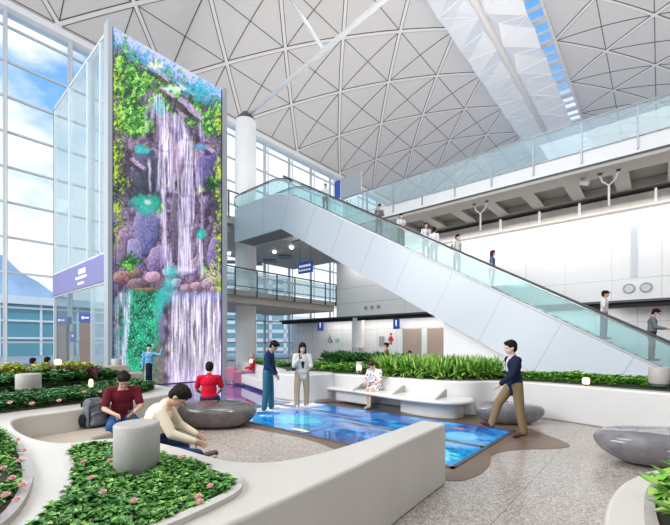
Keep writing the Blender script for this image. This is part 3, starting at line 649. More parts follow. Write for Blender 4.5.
for x in (XT, -20.4, -17.9, -16.4): mb.box(x-.04, x+.04, LY0-.06, LY0+.02, 4.0, LH)
for z in (4.0, 5.1, LH): mb.box(XT, LX-.3, LY0-.06, LY0+.02, z-.04, z+.04)
mb.box(XT-.05, XT+.05, LY0-.06, LY0+.05, 0, LH)
rel(mb, 'tower_frame', M['mull'], tw, OB)
bn = rel(MB().box(XT, LX-.3, LY0-.10, LY0-.05, 4.02, 5.05), 'banner', M['banner'], tw, OB)
mb = MB()
for x in (-18.8, -18.5, -18.15): mb.box(x, x+.2, LY0-.112, LY0-.10, 4.62, 4.82)
for k in range(9): mb.box(-19.2+k*.16, -19.09+k*.16, LY0-.112, LY0-.10, 4.42, 4.52)
for k in range(5): mb.box(-18.9+k*.16, -18.79+k*.16, LY0-.112, LY0-.10, 4.18, 4.27)
rel(mb, 'lettering', M['signw'], bn, OB)
# portal gates with blue signs inside the lobby
for i, (px, D) in enumerate(((62.5, 21.0), (86.5, 19.0))):
    x, y = world(px, D); p_ = empty('entrance_pillar', (x, y, 0), TH); tag(p_, ['brown entrance pillar with blue sign, left one', 'brown entrance pillar with blue sign, right one beside the screen tower'][i], 'pillar', 'entrance pillars')
    MB().box(-.24, .30, -.12, .12, 0, 2.75).build('post', M['bronze'], p_)
    s_ = MB().box(-.28, .40, -.16, .16, 2.75, 3.15).build('sign', M['blue'], p_)
    MB().box(-.12, -.02, -.18, -.16, 2.9, 3.02).box(.04, .22, -.18, -.16, 2.93, 2.99).build('lettering', M['signw'], s_)
x, y = world(73, 24); sg = empty('direction_sign', (x, y, 2.1), TH); tag(sg, 'small blue hanging sign seen through the lobby glass', 'sign')
MB().box(-.18, .18, -.03, .03, -.35, .35).build('panel', M['blue'], sg); MB().tube([(0, 0, -2.1), (0, 0, -.35)], .03, 8).build('post', M['mull'], sg); MB().box(-.06, .06, -.04, -.03, 0, .12).build('symbol', M['signw'], sg)

# ================================================================== DIGITAL FLOOR + BROWN SURROUND
brown = smooth_poly([(-1.15, 7.35), (-1.25, 6.95), (-1.75, 6.4), (-1.92, 5.9), (-1.80, 5.4), (-1.78, 4.8), (-2.05, 4.42), (-3.2, 4.42), (-4.6, 4.72), (-5.6, 4.68), (-6.9, 4.5), (-8.5, 4.2), (-11, 4.0), (-15.2, 4.0), (-15.2, 10.6), (-11, 10.4), (-9.2, 9.2), (-7, 8.9), (-3.2, 9.0), (-2.3, 8.5), (-1.6, 7.85)], 6)
struct(MB().prism(brown, 0, .006).build('trim_11', M['brown']))
M['pool'] = screenmat('ocean_floor_screen', 1.3, .06, coat=.1, base=.01)
M['pool2'] = screenmat('dark_floor_screen', .5, .05, coat=.5, base=.02)
def ocean(pts, u, v):
    x, y = pts[..., 0], pts[..., 1]; a = vnoise(x*.9+5, y*1.6, 31); b = vnoise(x*3+9, y*4.5, 32); c = vnoise(x*9, y*13, 33, 3)
    def mx_(t_, p, q): return np.array(p)/255.+(np.array(q)/255.-np.array(p)/255.)*t_[..., None]
    col = mx_(sm(.3, .7, a*.6+b*.4), (2, 62, 135), (18, 142, 205))
    def put(mk, cc):
        nonlocal col
        cc = cc if isinstance(cc, np.ndarray) else np.array(cc)/255.; col = col*(1-mk[..., None])+cc*mk[..., None]
    put(sm(.60, .74, b)*.5, mx_(c, (20, 130, 200), (90, 195, 230))); put(sm(.55, .7, c)*sm(6.2, 5.9, y)*.4, (0, 44, 105))
    far = sm(6.35, 6.6, y+(a-.5)*.3); put(far*.7, mx_(sm(.35, .65, b), (8, 62, 140), (48, 146, 205)))
    put(sm(.30, .18, np.hypot((x+3.1)/1.2, (y-7.1)/.5)), (50, 100, 170)); put(sm(1.1, .8, np.hypot((x+4.6)/1.6, (y-7.25)/.28)+(c-.5)*.6)*.8, (70, 110, 165))
    put(sm(.05, .03, abs(y-6.33+(x+4)*.02))*sm(.42, .5, c)*sm(-5.4, -5.0, x), (170, 160, 60)); put(sm(.09, .05, abs(y-6.25+(x+4)*.02))*sm(-5.4, -5.0, x)*.85, (10, 20, 40))
    put(sm(.045, .02, abs(y-6.72+(x+6.2)*.01))*sm(-4.8, -5.2, x)*.8, (200, 160, 110))
    put(sm(1.2, .7, np.hypot((x+6.0)/.55, (y-5.75)/.4)+(c-.5)*1.2)*.9, (30, 175, 195)); put(sm(1, .6, np.hypot((x+5.25)/.3, (y-5.12)/.08)+(c-.5)*.6), (235, 220, 150))
    put(((abs(x+5.03) < .035) & (abs(y-5.4) < .45)).astype(float)*.9, (4, 40, 110))
    put(sm(1.15, .8, np.hypot((x+2.62)/.35, (y-5.35)/.3)+(c-.5)*.9)*.9, (120, 205, 235)); put(sm(1, .95, abs((x+3.02)/.17)+abs((y-5.28)/.2)), (235, 240, 250))
    put(sm(1.1, .7, np.hypot((x+2.75)/.35, (y-6.7)/.35)+(b-.5)*.6)*.8, (130, 200, 235)); put(sm(1, .6, np.hypot((x+3.0)/.2, (y-7.25)/.08)+(c-.5)*.6)*.8, (190, 130, 130))
    put(sm(1, .8, np.hypot((x+7.0)/.07, (y-5.55)/.07)), (240, 240, 240)); put(sm(-7.1, -7.5, x-(y-6)*.25)*sm(.35, .55, b+.1), mx_(c, (190, 180, 200), (235, 230, 225)))
    put(sm(-7.6, -7.8, x)*sm(6.9, 7.1, y), (205, 200, 200)); put(((abs(x+7.35) < .9) & (abs(y-7.05) < .05)).astype(float)*.8, (215, 170, 110))
    return np.clip(col, 0, 1)**2.2
def dusk(pts, u, v):
    x, y = pts[..., 0], pts[..., 1]; a = vnoise(x*.8, y*2.2, 41); b = vnoise(x*3, y*6, 42)
    def mx_(t_, p, q): return np.array(p)/255.+(np.array(q)/255.-np.array(p)/255.)*t_[..., None]
    col = mx_(sm(.3, .7, a*.5+b*.5), (40, 40, 120), (120, 100, 180)); k = sm(-9.6, -8.4, x)*sm(8.6, 7.6, y); col = col*(1-k[..., None])+mx_(b, (50, 120, 190), (160, 180, 210))*k[..., None]; return np.clip(col, 0, 1)**2.2
fs = empty('ocean_floor_screen', (-5, 6.3, .006)); tag(fs, 'glossy blue ocean video floor set in the brown surround', 'video floor')
g_ = grid_mesh('screen', (-7.9+5, 4.95-6.3, .008), (5.75, 0, 0), (0, 2.75, 0), 420, 260, lambda p, u, v: ocean(p+np.array([-5, 6.3, 0]), u, v), M['pool'], fs)
MB().box(-2.96, -2.9, -1.40, 1.45, 0, .012).box(2.84, 2.90, -1.41, 1.46, 0, .012).box(-2.9, 2.9, -1.41, -1.34, 0, .012).box(-2.9, 2.9, 1.39, 1.46, 0, .012).build('edge_trim', M['dark'], fs)
f2 = empty('dusk_floor_screen', (-11.6, 7.4, .006)); tag(f2, 'glossy violet video floor at the foot of the waterfall screen', 'video floor')
grid_mesh('screen', (-3.65, -2.4, .008), (7.3, 0, 0), (0, 4.9, 0), 200, 120, lambda p, u, v: dusk(p+np.array([-11.6, 7.4, 0]), u, v), M['pool2'], f2)

# ================================================================== FOREGROUND BENCH-PLANTER
H = .73
body = [(-1.96, 4.34), (-1.90, 3.2), (-1.82, 2.4), (-1.76, 1.3), (-1.74, .2), (-1.76, -1.2), (-12.4, -1.2), (-12.4, 4.3), (-9.4, 4.0), (-8.2, 3.95), (-7.35, 3.85)]
rim = [(-7.22, 3.7), (-6.83, 2.75), (-6.55, 1.95), (-6.45, 1.55), (-6.42, 1.2), (-6.25, 1.0), (-5.9, .92), (-5.4, .89), (-4.9, .92), (-4.55, 1.0), (-4.36, 1.12), (-4.3, 1.35), (-4.1, 1.6), (-3.5, 1.72), (-3.0, 1.76), (-2.65, 1.83), (-2.4, 2.05), (-2.28, 2.5), (-2.26, 3.2), (-2.27, 4.34)]
bp = empty('bench_planter', (-2, 1, 0)); tag(bp, 'large curved cast stone bench planter sweeping across the left foreground', 'bench'); OB = (-2, 1, 0)
full = body[:11]+smooth_poly(rim, 4, False)
o = rel(MB().prism(full, 0, H), 'shell', M['stonew'], bp, OB, bevel=.03, seg=3, angle=50)
seat = [(-6.98, 3.0), (-6.8, 2.75), (-6.5, 1.95), (-6.4, 1.2), (-5.9, .95), (-5.0, .93), (-4.45, 1.05), (-4.36, 1.4), (-4.3, 1.7), (-4.55, 2.12), (-5.1, 2.1), (-5.2, 1.75), (-5.45, 1.62), (-5.8, 1.75), (-6.0, 2.05), (-6.15, 2.7), (-6.25, 3.0)]
rel(MB().prism(seat, .02, .43), 'seat', M['stone'], bp, OB, bevel=.04, seg=3, angle=50)
def kerb(poly, wd, z0, z1, m_, par, off, name='planter_rim'):
    c = np.mean(poly, 0); n = len(poly); inner = []
    for i in range(n):
        p0, p1, p2 = (np.array(poly[(i+k) % n]) for k in (-1, 0, 1)); d = p2-p0; d = d/np.linalg.norm(d); nn = np.array([-d[1], d[0]])
        if inpoly(np.array([p1+nn*.02]), poly)[0] == False: nn = -nn
        inner.append(tuple(p1+nn*wd))
    v = [(*p, z) for z in (z0, z1) for q in (poly, inner) for p in q]; mb = MB(); f = []
    for i in range(n):
        j = (i+1) % n; f += [(i, j, 2*n+j, 2*n+i), (n+j, n+i, 3*n+i, 3*n+j), (2*n+i, 2*n+j, 3*n+j, 3*n+i), (i, n+i, n+j, j)]
    mb.add(v, f); rel(mb, name, m_, par, off); return inner
P1 = smooth_poly([(-4.12, 1.2), (-3.93, .95), (-3.3, .80), (-2.75, .60), (-2.4, .36), (-2.0, .34), (-1.93, .8), (-1.95, 1.1), (-2.05, 1.45), (-2.35, 1.6), (-2.8, 1.58), (-3.5, 1.5)], 4)
P0 = smooth_poly([(-5.95, .55), (-5.5, .74), (-4.7, .78), (-3.8, .70), (-3.2, .60), (-2.64, .40), (-2.5, .15), (-2.6, -.6), (-4.0, -.8), (-5.8, -.6)], 4)
i1 = kerb(P1, .07, H-.02, H+.035, M['stonew'], bp, OB); i0 = kerb(P0, .06, H-.02, H+.04, M['boll'], bp, OB)
rel(MB().prism(i1, H-.01, H+.03), 'soil', M['soil'], bp, OB); rel(MB().prism(i0, H-.01, H+.03), 'soil', M['soil'], bp, OB)
HA = smooth_poly([(-7.0, -.6), (-6.85, .4), (-6.98, 1.5), (-7.15, 2.3), (-7.75, 3.3), (-8.3, 3.6), (-8.75, 3.2), (-8.4, 2.0), (-8.25, .8), (-8.3, -.6)], 4)
HB = smooth_poly([(-9.5, -.8), (-9.5, 1.0), (-9.6, 2.6), (-9.9, 3.6), (-10.8, 3.8), (-11.6, 3.4), (-11.8, 1.0), (-11.6, -.8)], 4)
rel(MB().prism(HA, H, H+.03), 'soil', M['soil'], bp, OB); rel(MB().prism(HB, H, H+.03), 'soil', M['soil'], bp, OB)
rel(MB().prism([(-11.9, -1), (-9.45, -1), (-9.45, 2.6), (-9.85, 3.75), (-11.9, 3.9)], .5, H+.02), 'step', M['stone'], bp, OB)

# small stone box planter by the screen
bx = empty('stone_block', (-13.3, 4.8, 0)); tag(bx, 'low stone block bench in front of the waterfall screen', 'bench')
MB().prism([(-.9, -1.6), (.2, -1.6), (.35, .55), (-.9, .75)], 0, .72).build('block', M['stone'], bx, bevel=.03)
MB().box(-.9, -.25, -.5, .35, .72, .95).build('raised_block', M['stone'], bx, bevel=.02)

# right hand corner planter
rp = empty('corner_planter', (.6, 2.8, 0)); tag(rp, 'rounded white planter at the bottom right corner with variegated leaves', 'planter'); OB = (.6, 2.8, 0)
P3 = smooth_poly([(.35, 4.1), (.0, 3.85), (-.15, 3.5), (-.23, 3.1), (-.24, 2.6), (-.15, 2.0), (.2, 1.5), (1.2, 1.3), (2.0, 1.9), (2.1, 3.4), (1.4, 4.2)], 5)
rel(MB().prism(P3, 0, H), 'shell', M['stonew'], rp, OB, bevel=.03, seg=3, angle=50)
P3i = smooth_poly([(.45, 3.75), (.10, 3.55), (-.05, 3.2), (-.06, 2.6), (.05, 2.1), (.4, 1.75), (1.2, 1.6), (1.8, 2.1), (1.8, 3.3), (1.2, 3.85)], 5)
i3 = kerb(P3i, .05, H-.01, H+.05, M['boll'], rp, OB); rel(MB().prism(i3, H-.01, H+.03), 'soil', M['soil'], rp, OB)

# ================================================================== BACK PLANTER WITH BENCH
HQ = .80
q = empty('long_planter', (-4, 9, 0)); tag(q, 'long curved white planter wall holding the hedges behind the blue floor', 'planter'); OB = (-4, 9, 0)
Qf = smooth_poly([(-15.5, 10.9), (-12.5, 9.6), (-10.2, 8.7), (-9.2, 8.0), (-9.0, 7.55), (-8.55, 7.25), (-7.9, 7.26), (-7.48, 7.5), (-7.28, 7.85), (-7.1, 8.25), (-6.5, 8.42), (-5.0, 8.45), (-3.9, 8.5), (-3.35, 8.75), (-3.0, 9.2), (-2.4, 9.42), (-1.6, 9.42), (0, 9.05), (2.5, 8.7)], 5, False)
Qb = [(2.5, 12.6), (-3.5, 12.9), (-9.8, 12.6), (-12.5, 11.6), (-15.5, 12.6)]
Qp = Qf+Qb
rel(MB().prism(Qp, .0, HQ), 'wall', M['stoneq'], q, OB, bevel=.04, seg=3, angle=50)
rel(MB().prism(smooth_poly([(-9.05, 7.8), (-8.9, 7.45), (-8.5, 7.2), (-7.95, 7.2), (-7.48, 7.42), (-7.25, 7.8), (-7.15, 8.3), (-8, 8.6)], 5), .08, HQ+.03), 'corner_drum', M['stoneq'], q, OB, bevel=.05, seg=3, angle=50)
inner = [(p[0], p[1]+.28) for p in Qf if p[0] > -15 and not (-9.1 < p[0] < -7)]+[(2.4, 12.3), (-3.5, 12.6), (-9.6, 12.3), (-12.2, 11.3)]
rel(MB().prism(inner, HQ-.01, HQ+.03), 'soil', M['soil'], q, OB)
mb = MB()
for x in (-.93, .35): mb.box(x-.006, x+.006, 9.1 if x < 0 else 8.9, 9.6, .02, HQ-.05)
bn_ = empty('curved_bench', (-5, 8.1, 0)); tag(bn_, 'curved white bench with grey divider fins along the planter wall', 'bench'); OB = (-5, 8.1, 0)
bt = smooth_poly([(-7.32, 7.98), (-6.6, 7.93), (-5.9, 7.86), (-5.2, 7.72), (-4.5, 7.60), (-3.9, 7.58), (-3.45, 7.68), (-3.15, 8.0), (-3.12, 8.35), (-3.35, 8.70)], 4, False)+[(-3.9, 8.46), (-7.1, 8.38)]
rel(MB().prism(bt, .37, .45), 'seat', M['stoneq'], bn_, OB, bevel=.035, seg=3, angle=50)
bb_ = smooth_poly([(-6.95, 8.1), (-6.5, 8.06), (-5.7, 8.0), (-5.62, 8.30)], 3, False); 
rel(MB().prism([(-6.95, 8.12), (-6.2, 8.05), (-5.75, 8.00), (-5.75, 8.42), (-7.0, 8.40)], .08, .38), 'base', M['stoneq'], bn_, OB, bevel=.03, angle=50)
rel(MB().prism(smooth_poly([(-4.85, 8.10), (-4.3, 7.95), (-3.8, 7.95), (-3.45, 8.15), (-3.4, 8.5)], 4, False)+[(-4.85, 8.45)], .0, .38), 'base', M['stoneq'], bn_, OB, bevel=.03, angle=50)
rel(MB().prism([(-5.8, 8.15), (-4.8, 8.15), (-4.8, 8.4), (-5.8, 8.4)], 0, .10), 'plinth', M['dark'], bn_, OB)
for px, py in ((357, 387), (396, 389), (439, 394)):
    x, y = G(px, py, .46); y = 8.05 if px < 430 else 7.98
    x = xat(px, y)
    f_ = rel(MB().profile([(y-.20, .45), (y+.38, .45), (y+.38, .63), (y+.30, .62)], 'x', x-.02, x+.02), 'divider_fin', M['boll'], bn_, OB); f_['label'] = 'grey divider fin'
o = MB().prism([(-13.6, 9.35), (-12.3, 8.85), (-9.9, 7.95), (-9.3, 7.7), (-9.2, 8.1), (-9.6, 8.35), (-10.4, 8.72), (-12.7, 9.62), (-13.4, 9.95)], .1, .45).build('back_bench', M['stoneq'], bevel=.04, seg=3, angle=50); tag(o, 'pale curved bench beside the violet floor where the luggage stands', 'bench')

# ================================================================== PEBBLE SEATS
def pebble(cx, cy, rx, ry, h, rz, m_, lab):
    mb = MB(); seg = 48; prof = [(.02, 0), (.48, .0), (.66, .05), (.83, .2), (.95, .42), (1.0, .62), (.985, .76), (.91, .89), (.72, .965), (.40, .995), (.01, 1.0)]
    v = []
    for k in range(seg):
        a = 2*PI*k/seg
        for r, z in prof:
            ee = 2/2.35; ca, sa = math.cos(a), math.sin(a)
            v.append((rx*r*math.copysign(abs(ca)**ee, ca), ry*r*math.copysign(abs(sa)**ee, sa), h*z*(1-.06*ca)))
    n = len(prof); f = [(k*n+i, ((k+1) % seg)*n+i, ((k+1) % seg)*n+i+1, k*n+i+1) for k in range(seg) for i in range(n-1)]
    mb.add(v, f); o = mb.build('pebble_seat', m_, smooth=True); o.location = (cx, cy, 0); o.rotation_euler.z = rz
    s_ = o.modifiers.new('sub', 'SUBSURF'); s_.levels = s_.render_levels = 1; return tag(o, lab, 'seat', 'pebble shaped stone seats')
x, y = world(217.5, 7.75); pebble(x, y, .80, .55, .50, TH+.05, M['pebble'], 'dark polished pebble seat under the woman in red')
x, y = world(509, 8.05); pebble(x, y, .73, .38, .44, TH, M['pebblel'], 'grey polished pebble seat behind the walking man')
x, y = world(672, 5.35); pebble(x, y, 1.02, .52, .47, TH-.05, M['pebblel'], 'large grey polished pebble seat at the right edge')

# ================================================================== PLANTS
def leaf_mesh(name, base, dirs, nrm, Ls, Ws, m_, droop=.25):
    n = len(base); d = dirs/np.linalg.norm(dirs, axis=1)[:, None]; s_ = np.cross(d, nrm); s_ /= np.linalg.norm(s_, axis=1)[:, None]+1e-9; up = np.cross(s_, d)
    Ls = Ls[:, None]; Ws = Ws[:, None]
    V = np.stack([base, base+d*Ls*.45+s_*Ws*.5+up*Ls*.06, base+d*Ls-up*Ls*droop, base+d*Ls*.45-s_*Ws*.5+up*Ls*.06], 1).reshape(-1, 3)
    i = np.arange(n)*4; F = np.stack([i, i+1, i+2, i, i+2, i+3], 1).reshape(-1, 3)
    me = bpy.data.meshes.new(name); me.vertices.add(len(V)); me.vertices.foreach_set('co', V.ravel()); me.loops.add(F.size); me.loops.foreach_set('vertex_index', F.ravel().astype(np.int32)); me.polygons.add(len(F))
    me.polygons.foreach_set('loop_start', np.arange(0, F.size, 3)); me.polygons.foreach_set('loop_total', np.full(len(F), 3)); me.update(calc_edges=True); me.materials.append(m_); return me
def sample_poly(poly, n):
    P = np.array(poly); lo, hi = P.min(0), P.max(0); out = np.zeros((0, 2))
    while len(out) < n:
        q_ = lo+rng.random((n*2, 2))*(hi-lo); q_ = q_[inpoly(q_, poly)]; out = np.concatenate([out, q_])
    return out[:n]
def bush(poly, z0, h, n, L_, W_, m_, rosette=5, upl=.5, bumps=2.2, clear=None):
    k = n//rosette; p = sample_poly(poly, k)
    if clear is not None: p = p[np.hypot(p[:, 0]-clear[0], p[:, 1]-clear[1]) > clear[2]]; k = len(p)
    hh = h*(.62+.55*vnoise(p[:, 0]*bumps*1.5, p[:, 1]*bumps*1.5, 5, 2)); t_ = rng.random(k)**.6
    # keep leaves lower at the outline
    c = np.repeat(np.stack([p[:, 0], p[:, 1], z0+hh*t_], 1), rosette, 0); a = rng.random(len(c))*2*PI; e = upl*(rng.random(len(c))*1.3-.15)
    d = np.stack([np.cos(a)*np.cos(e), np.sin(a)*np.cos(e), np.sin(e)], 1); nrm = np.array([0, 0, 1])+rng.normal(0, .25, (len(c), 3))
    return leaf_mesh('foliage', c, d, nrm, L_*(.7+.6*rng.random(len(c))), W_*(.7+.6*rng.random(len(c))), m_)
def bed(name, poly, z0, h, n, L_, W_, m_, label, cat='plants', core=.30, **k):
    c = np.mean(poly, 0); e = empty(name, (c[0], c[1], z0)); tag(e, label, cat)
    me = bush(poly, z0, h, n, L_, W_, m_, **k); me.transform(Matrix.Translation((-c[0], -c[1], -z0)))
    o = bpy.data.objects.new('foliage', me); C.objects.link(o); o.parent = e
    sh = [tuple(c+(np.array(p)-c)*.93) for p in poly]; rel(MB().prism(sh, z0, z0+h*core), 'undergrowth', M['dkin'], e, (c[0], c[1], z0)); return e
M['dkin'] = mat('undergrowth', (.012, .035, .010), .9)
def flower(e, x, y, z, r, m_='pink'):
    mb = MB(); 
    for k in range(11):
        a = k*2.4; t_ = .25+.7*(k/11); d = Vector((math.cos(a)*t_, math.sin(a)*t_, 1.05-t_*.8)).normalized(); s_ = d.cross(Vector((0, 0, 1))); s_ = s_.normalized() if s_.length > .01 else Vector((1, 0, 0)); b0 = Vector((0, 0, 0))
        tip = d*r; w_ = s_*r*.42; mid = d*r*.62+Vector((0, 0, r*.12)); mb.add([b0, mid+w_, tip, mid-w_], [(0, 1, 2), (0, 2, 3)])
    o = mb.build('flower', M[m_], e); o.location = (x-e.location.x, y-e.location.y, z-e.location.z); return o
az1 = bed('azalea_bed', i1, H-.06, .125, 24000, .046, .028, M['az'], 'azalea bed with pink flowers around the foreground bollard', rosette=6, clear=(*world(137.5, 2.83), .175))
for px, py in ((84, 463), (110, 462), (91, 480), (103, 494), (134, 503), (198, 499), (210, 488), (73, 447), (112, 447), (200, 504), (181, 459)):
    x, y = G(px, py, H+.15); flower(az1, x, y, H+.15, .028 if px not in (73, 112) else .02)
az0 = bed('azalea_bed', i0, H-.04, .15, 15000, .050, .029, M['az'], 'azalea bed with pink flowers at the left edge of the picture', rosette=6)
for px, py in ((18, 441), (24, 452), (20, 462), (12, 480), (23, 487), (6, 497), (17, 502), (3, 470)):
    x, y = G(px, py, H+.15); flower(az0, x, y, H+.15, .03)
hA = bed('azalea_hedge', HA, H+.0, .19, 26000, .060, .034, M['dk'], 'low dark green hedge with a few pink flowers behind the stone seat', rosette=6)
for px, py in ((59, 402), (32, 405), (84, 393), (131, 387), (100, 393), (10, 404)): x, y = G(px, py, H+.2); flower(hA, x, y, H+.2, .045)
HBf = smooth_poly([(-9.55, -.8), (-9.55, 1.0), (-9.7, 2.6), (-10.1, 3.5), (-10.8, 3.4), (-10.7, 1.0), (-10.6, -.8)], 3); HBb = smooth_poly([(-10.8, -.8), (-10.85, 1.0), (-10.95, 3.3), (-11.5, 3.3), (-11.7, 1.0), (-11.5, -.8)], 3)
bed('broadleaf_hedge', HBf, H+.04, .30, 9000, .13, .07, M['dk'], 'dark broadleaf hedge below the lobby glass at the far left', rosette=6)
bed('yellow_shrub_row', HBb, H+.05, .44, 6000, .10, .06, M['yl'], 'row of yellow-green shrubs behind the dark broadleaf hedge', rosette=6)
for i, (px, py) in enumerate(((7, 383), (19, 374), (60, 378), (70, 380), (46, 382), (96, 377), (88, 380))):
    x, y = G(px, 391, H+.2); x, y = world(px, 8.6); me = None; n = 26; a = rng.random(n)*2*PI; el = .9+rng.random(n)*.6; c = np.zeros((n, 3)); c[:, 2] = rng.random(n)*.15
    d = np.stack([np.cos(a)*np.cos(el), np.sin(a)*np.cos(el), np.sin(el)], 1); me = leaf_mesh('cordyline', c, d, np.array([0, 0, 1])+rng.normal(0, .3, (n, 3)), .19+.09*rng.random(n), np.full(n, .045), M['pr'], .1)
    o = bpy.data.objects.new('cordyline', me); C.objects.link(o); o.location = (x, y, H+.12); tag(o, 'purple-leaved cordyline in the left hedge, '+['leftmost', 'second', 'fourth', 'fifth', 'third', 'rightmost', 'sixth'][i]+' of seven from the left', 'plant', 'purple cordylines in the left hedge')
# back planter hedges
def band(xa, xb_, y0f, y1f, n=10): return [(xa+(xb_-xa)*i/n, y0f(xa+(xb_-xa)*i/n)) for i in range(n+1)]+[(xb_+(xa-xb_)*i/n, y1f(xb_+(xa-xb_)*i/n)) for i in range(n+1)]
def strap_bed(name, poly, z0, h, n, label):
    c = np.mean(poly, 0); e = empty(name, (c[0], c[1], z0)); tag(e, label, 'plants'); p = sample_poly(poly, n); a = rng.random(n)*2*PI; el = .2+rng.random(n)*1.15; Ln = h*(.75+.5*rng.random(n)); z = z0+rng.random(n)*h*.45
    V = []; 
    d0 = np.stack([np.cos(a)*np.cos(el), np.sin(a)*np.cos(el), np.sin(el)], 1); s_ = np.stack([-np.sin(a), np.cos(a), np.zeros(n)], 1); b = np.stack([p[:, 0], p[:, 1], z], 1); wd = .018+.014*rng.random(n)
    rows = []
    for t_, w_ in ((0, .6), (.35, 1.0), (.7, .8), (1.0, .05)):
        q_ = b+d0*(Ln*t_)[:, None]; q_[:, 2] -= Ln*.45*t_*t_*np.cos(el); rows += [q_+s_*(wd*w_)[:, None], q_-s_*(wd*w_)[:, None]]
    V = np.stack(rows, 1).reshape(-1, 3)-np.array([c[0], c[1], z0]); i = np.arange(n)*8; F = np.concatenate([np.stack([i+2*k, i+2*k+1, i+2*k+3, i+2*k+2], 1) for k in range(3)])
    me = bpy.data.meshes.new('foliage'); me.vertices.add(len(V)); me.vertices.foreach_set('co', V.ravel()); me.loops.add(F.size); me.loops.foreach_set('vertex_index', F.ravel().astype(np.int32)); me.polygons.add(len(F))
    me.polygons.foreach_set('loop_start', np.arange(0, F.size, 4)); me.polygons.foreach_set('loop_total', np.full(len(F), 4)); me.update(calc_edges=True); me.materials.append(M['strap']); o = bpy.data.objects.new('foliage', me); C.objects.link(o); o.parent = e
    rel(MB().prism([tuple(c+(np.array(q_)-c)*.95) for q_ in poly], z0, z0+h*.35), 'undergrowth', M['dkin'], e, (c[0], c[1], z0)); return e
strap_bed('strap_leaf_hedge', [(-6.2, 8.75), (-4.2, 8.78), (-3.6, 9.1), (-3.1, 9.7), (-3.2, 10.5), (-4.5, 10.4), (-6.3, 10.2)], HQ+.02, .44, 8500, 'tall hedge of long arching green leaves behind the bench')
bed('low_hedge', [(-3.0, 9.72), (-2.0, 9.75), (0, 9.4), (2.2, 9.1), (2.2, 9.9), (0, 10.2), (-2, 10.5), (-3.0, 10.4)], HQ+.02, .20, 12000, .085, .05, M['lt'], 'low bright green hedge on top of the white wall at right')
bed('light_hedge', [(-9.2, 9.3), (-8, 8.75), (-6.35, 8.72), (-6.4, 9.7), (-8, 9.9), (-9.3, 10.0)], HQ+.02, .22, 4500, .11, .07, M['lt'], 'low light green hedge behind the rounded planter corner')
bed('dark_hedge', [(-9.6, 10.3), (-8, 10.1), (-6.5, 10.1), (-6.3, 11.0), (-8, 11.3), (-9.8, 11.2)], HQ+.02, .50, 4200, .17, .05, M['dk'], 'taller dark hedge behind the light green one, below the wheelchair sign', upl=1.0)
bed('pale_hedge', [(-14.5, 10.75), (-12.4, 9.9), (-10.4, 9.1), (-10.2, 9.6), (-12.2, 10.5), (-14.3, 11.3)], HQ+.02, .18, 2200, .10, .06, M['lt'], 'pale green hedge behind the person in red with luggage')
bed('variegated_bed', i3, H-.02, .26, 3200, .10, .055, M['vg'], 'variegated yellow-green leaves in the corner planter at bottom right', upl=.9)

# ================================================================== BOLLARDS, PLANTER LIGHTS, SIGNS
def bollard(px, D, r, z0, h, lab, grp='round grey bollards'):
    x, y = world(px, D); e = empty('vent_bollard', (x, y, z0)); tag(e, lab, 'bollard', grp)
    MB().ring([(r-.01, .05), (r, .06), (r, h-.012), (r-.012, h), (.001, h)], 0, 0, 48).build('drum', M['boll'], e)
    for p in e.children[0].data.polygons: p.use_smooth = len(p.vertices) == 4 and abs(p.normal.z) < .3
    MB().cyl(0, 0, r*.86, .0, .05, 32).build('base_ring', M['dark'], e); return e
bollard(137, 2.85, .158, H-.06, .43, 'large grey cylinder bollard in the azalea bed in the foreground')
bollard(28.5, 6.9, .19, .80, .34, 'grey cylinder bollard in the left hedge, largest of the far three')
bollard(36.3, 9.2, .19, .78, .34, 'grey cylinder bollard just behind the largest far left one')
bollard(6, 10.5, .19, .74, .42, 'grey cylinder bollard cut by the left picture edge')
bollard(116.5, 13.0, .16, .74, .42, 'small grey cylinder bollard on the stone block by the screen')
bollard(359.5, 10.9, .10, .80, .36, 'small grey bollard in the hedge above the seated woman')
bollard(308, 11.6, .09, .82, .34, 'small grey bollard at the left end of the hedge behind the rounded corner')
bollard(659.5, 7.2, .17, .88, .36, 'grey cylinder bollard on the white wall hedge at right')
for px, D, z, r, lab in ((91, 6.6, .93, .035, 'small glowing planter light in the low hedge by the backpack'), (586, 7.9, .84, .07, 'small glowing planter light in the low hedge at right'), (359, 10.0, .98, .07, 'small glowing planter light in the hedge left of the seated woman'), (251, 13.6, .98, .06, 'small glowing planter light behind the person in red with luggage'), (58, 8.9, 1.18, .07, 'small glowing planter light among the yellow shrubs')):
    x, y = world(px, D); e = empty('planter_light', (x, y, z)); tag(e, lab, 'light', 'planter lights'); MB().ring([(r*.8, 0), (r, .03), (r, .11), (r*.6, .14), (.001, .14)], 0, 0, 16).build('lens', M['lamp'], e); MB().cyl(0, 0, r*.4, -.1, 0, 8).build('spike', M['dark'], e)
def hang_sign(px, py, wpx, hpx, Y, lab, draw=None, mname='blue', to=3.97):
    x = xat(px, Y); D = -SN*x+CS*Y; z = 1.7+(343-py)*D/FPX; ww = wpx*D/FPX/CS; hh = hpx*D/FPX; e = empty('sign', (x, Y, z)); tag(e, lab, 'sign'); MB().box(-ww/2, ww/2, -.05, .05, -hh/2, hh/2).build('panel', M[mname], e)
    for sx in (-.35, .35): MB().tube([(sx*ww, 0, hh/2 if to > z else -hh/2), (sx*ww, 0, to-z)], .015, 6).build('rod', M['dark'], e)
    if draw: draw(e, ww, hh)
    return e
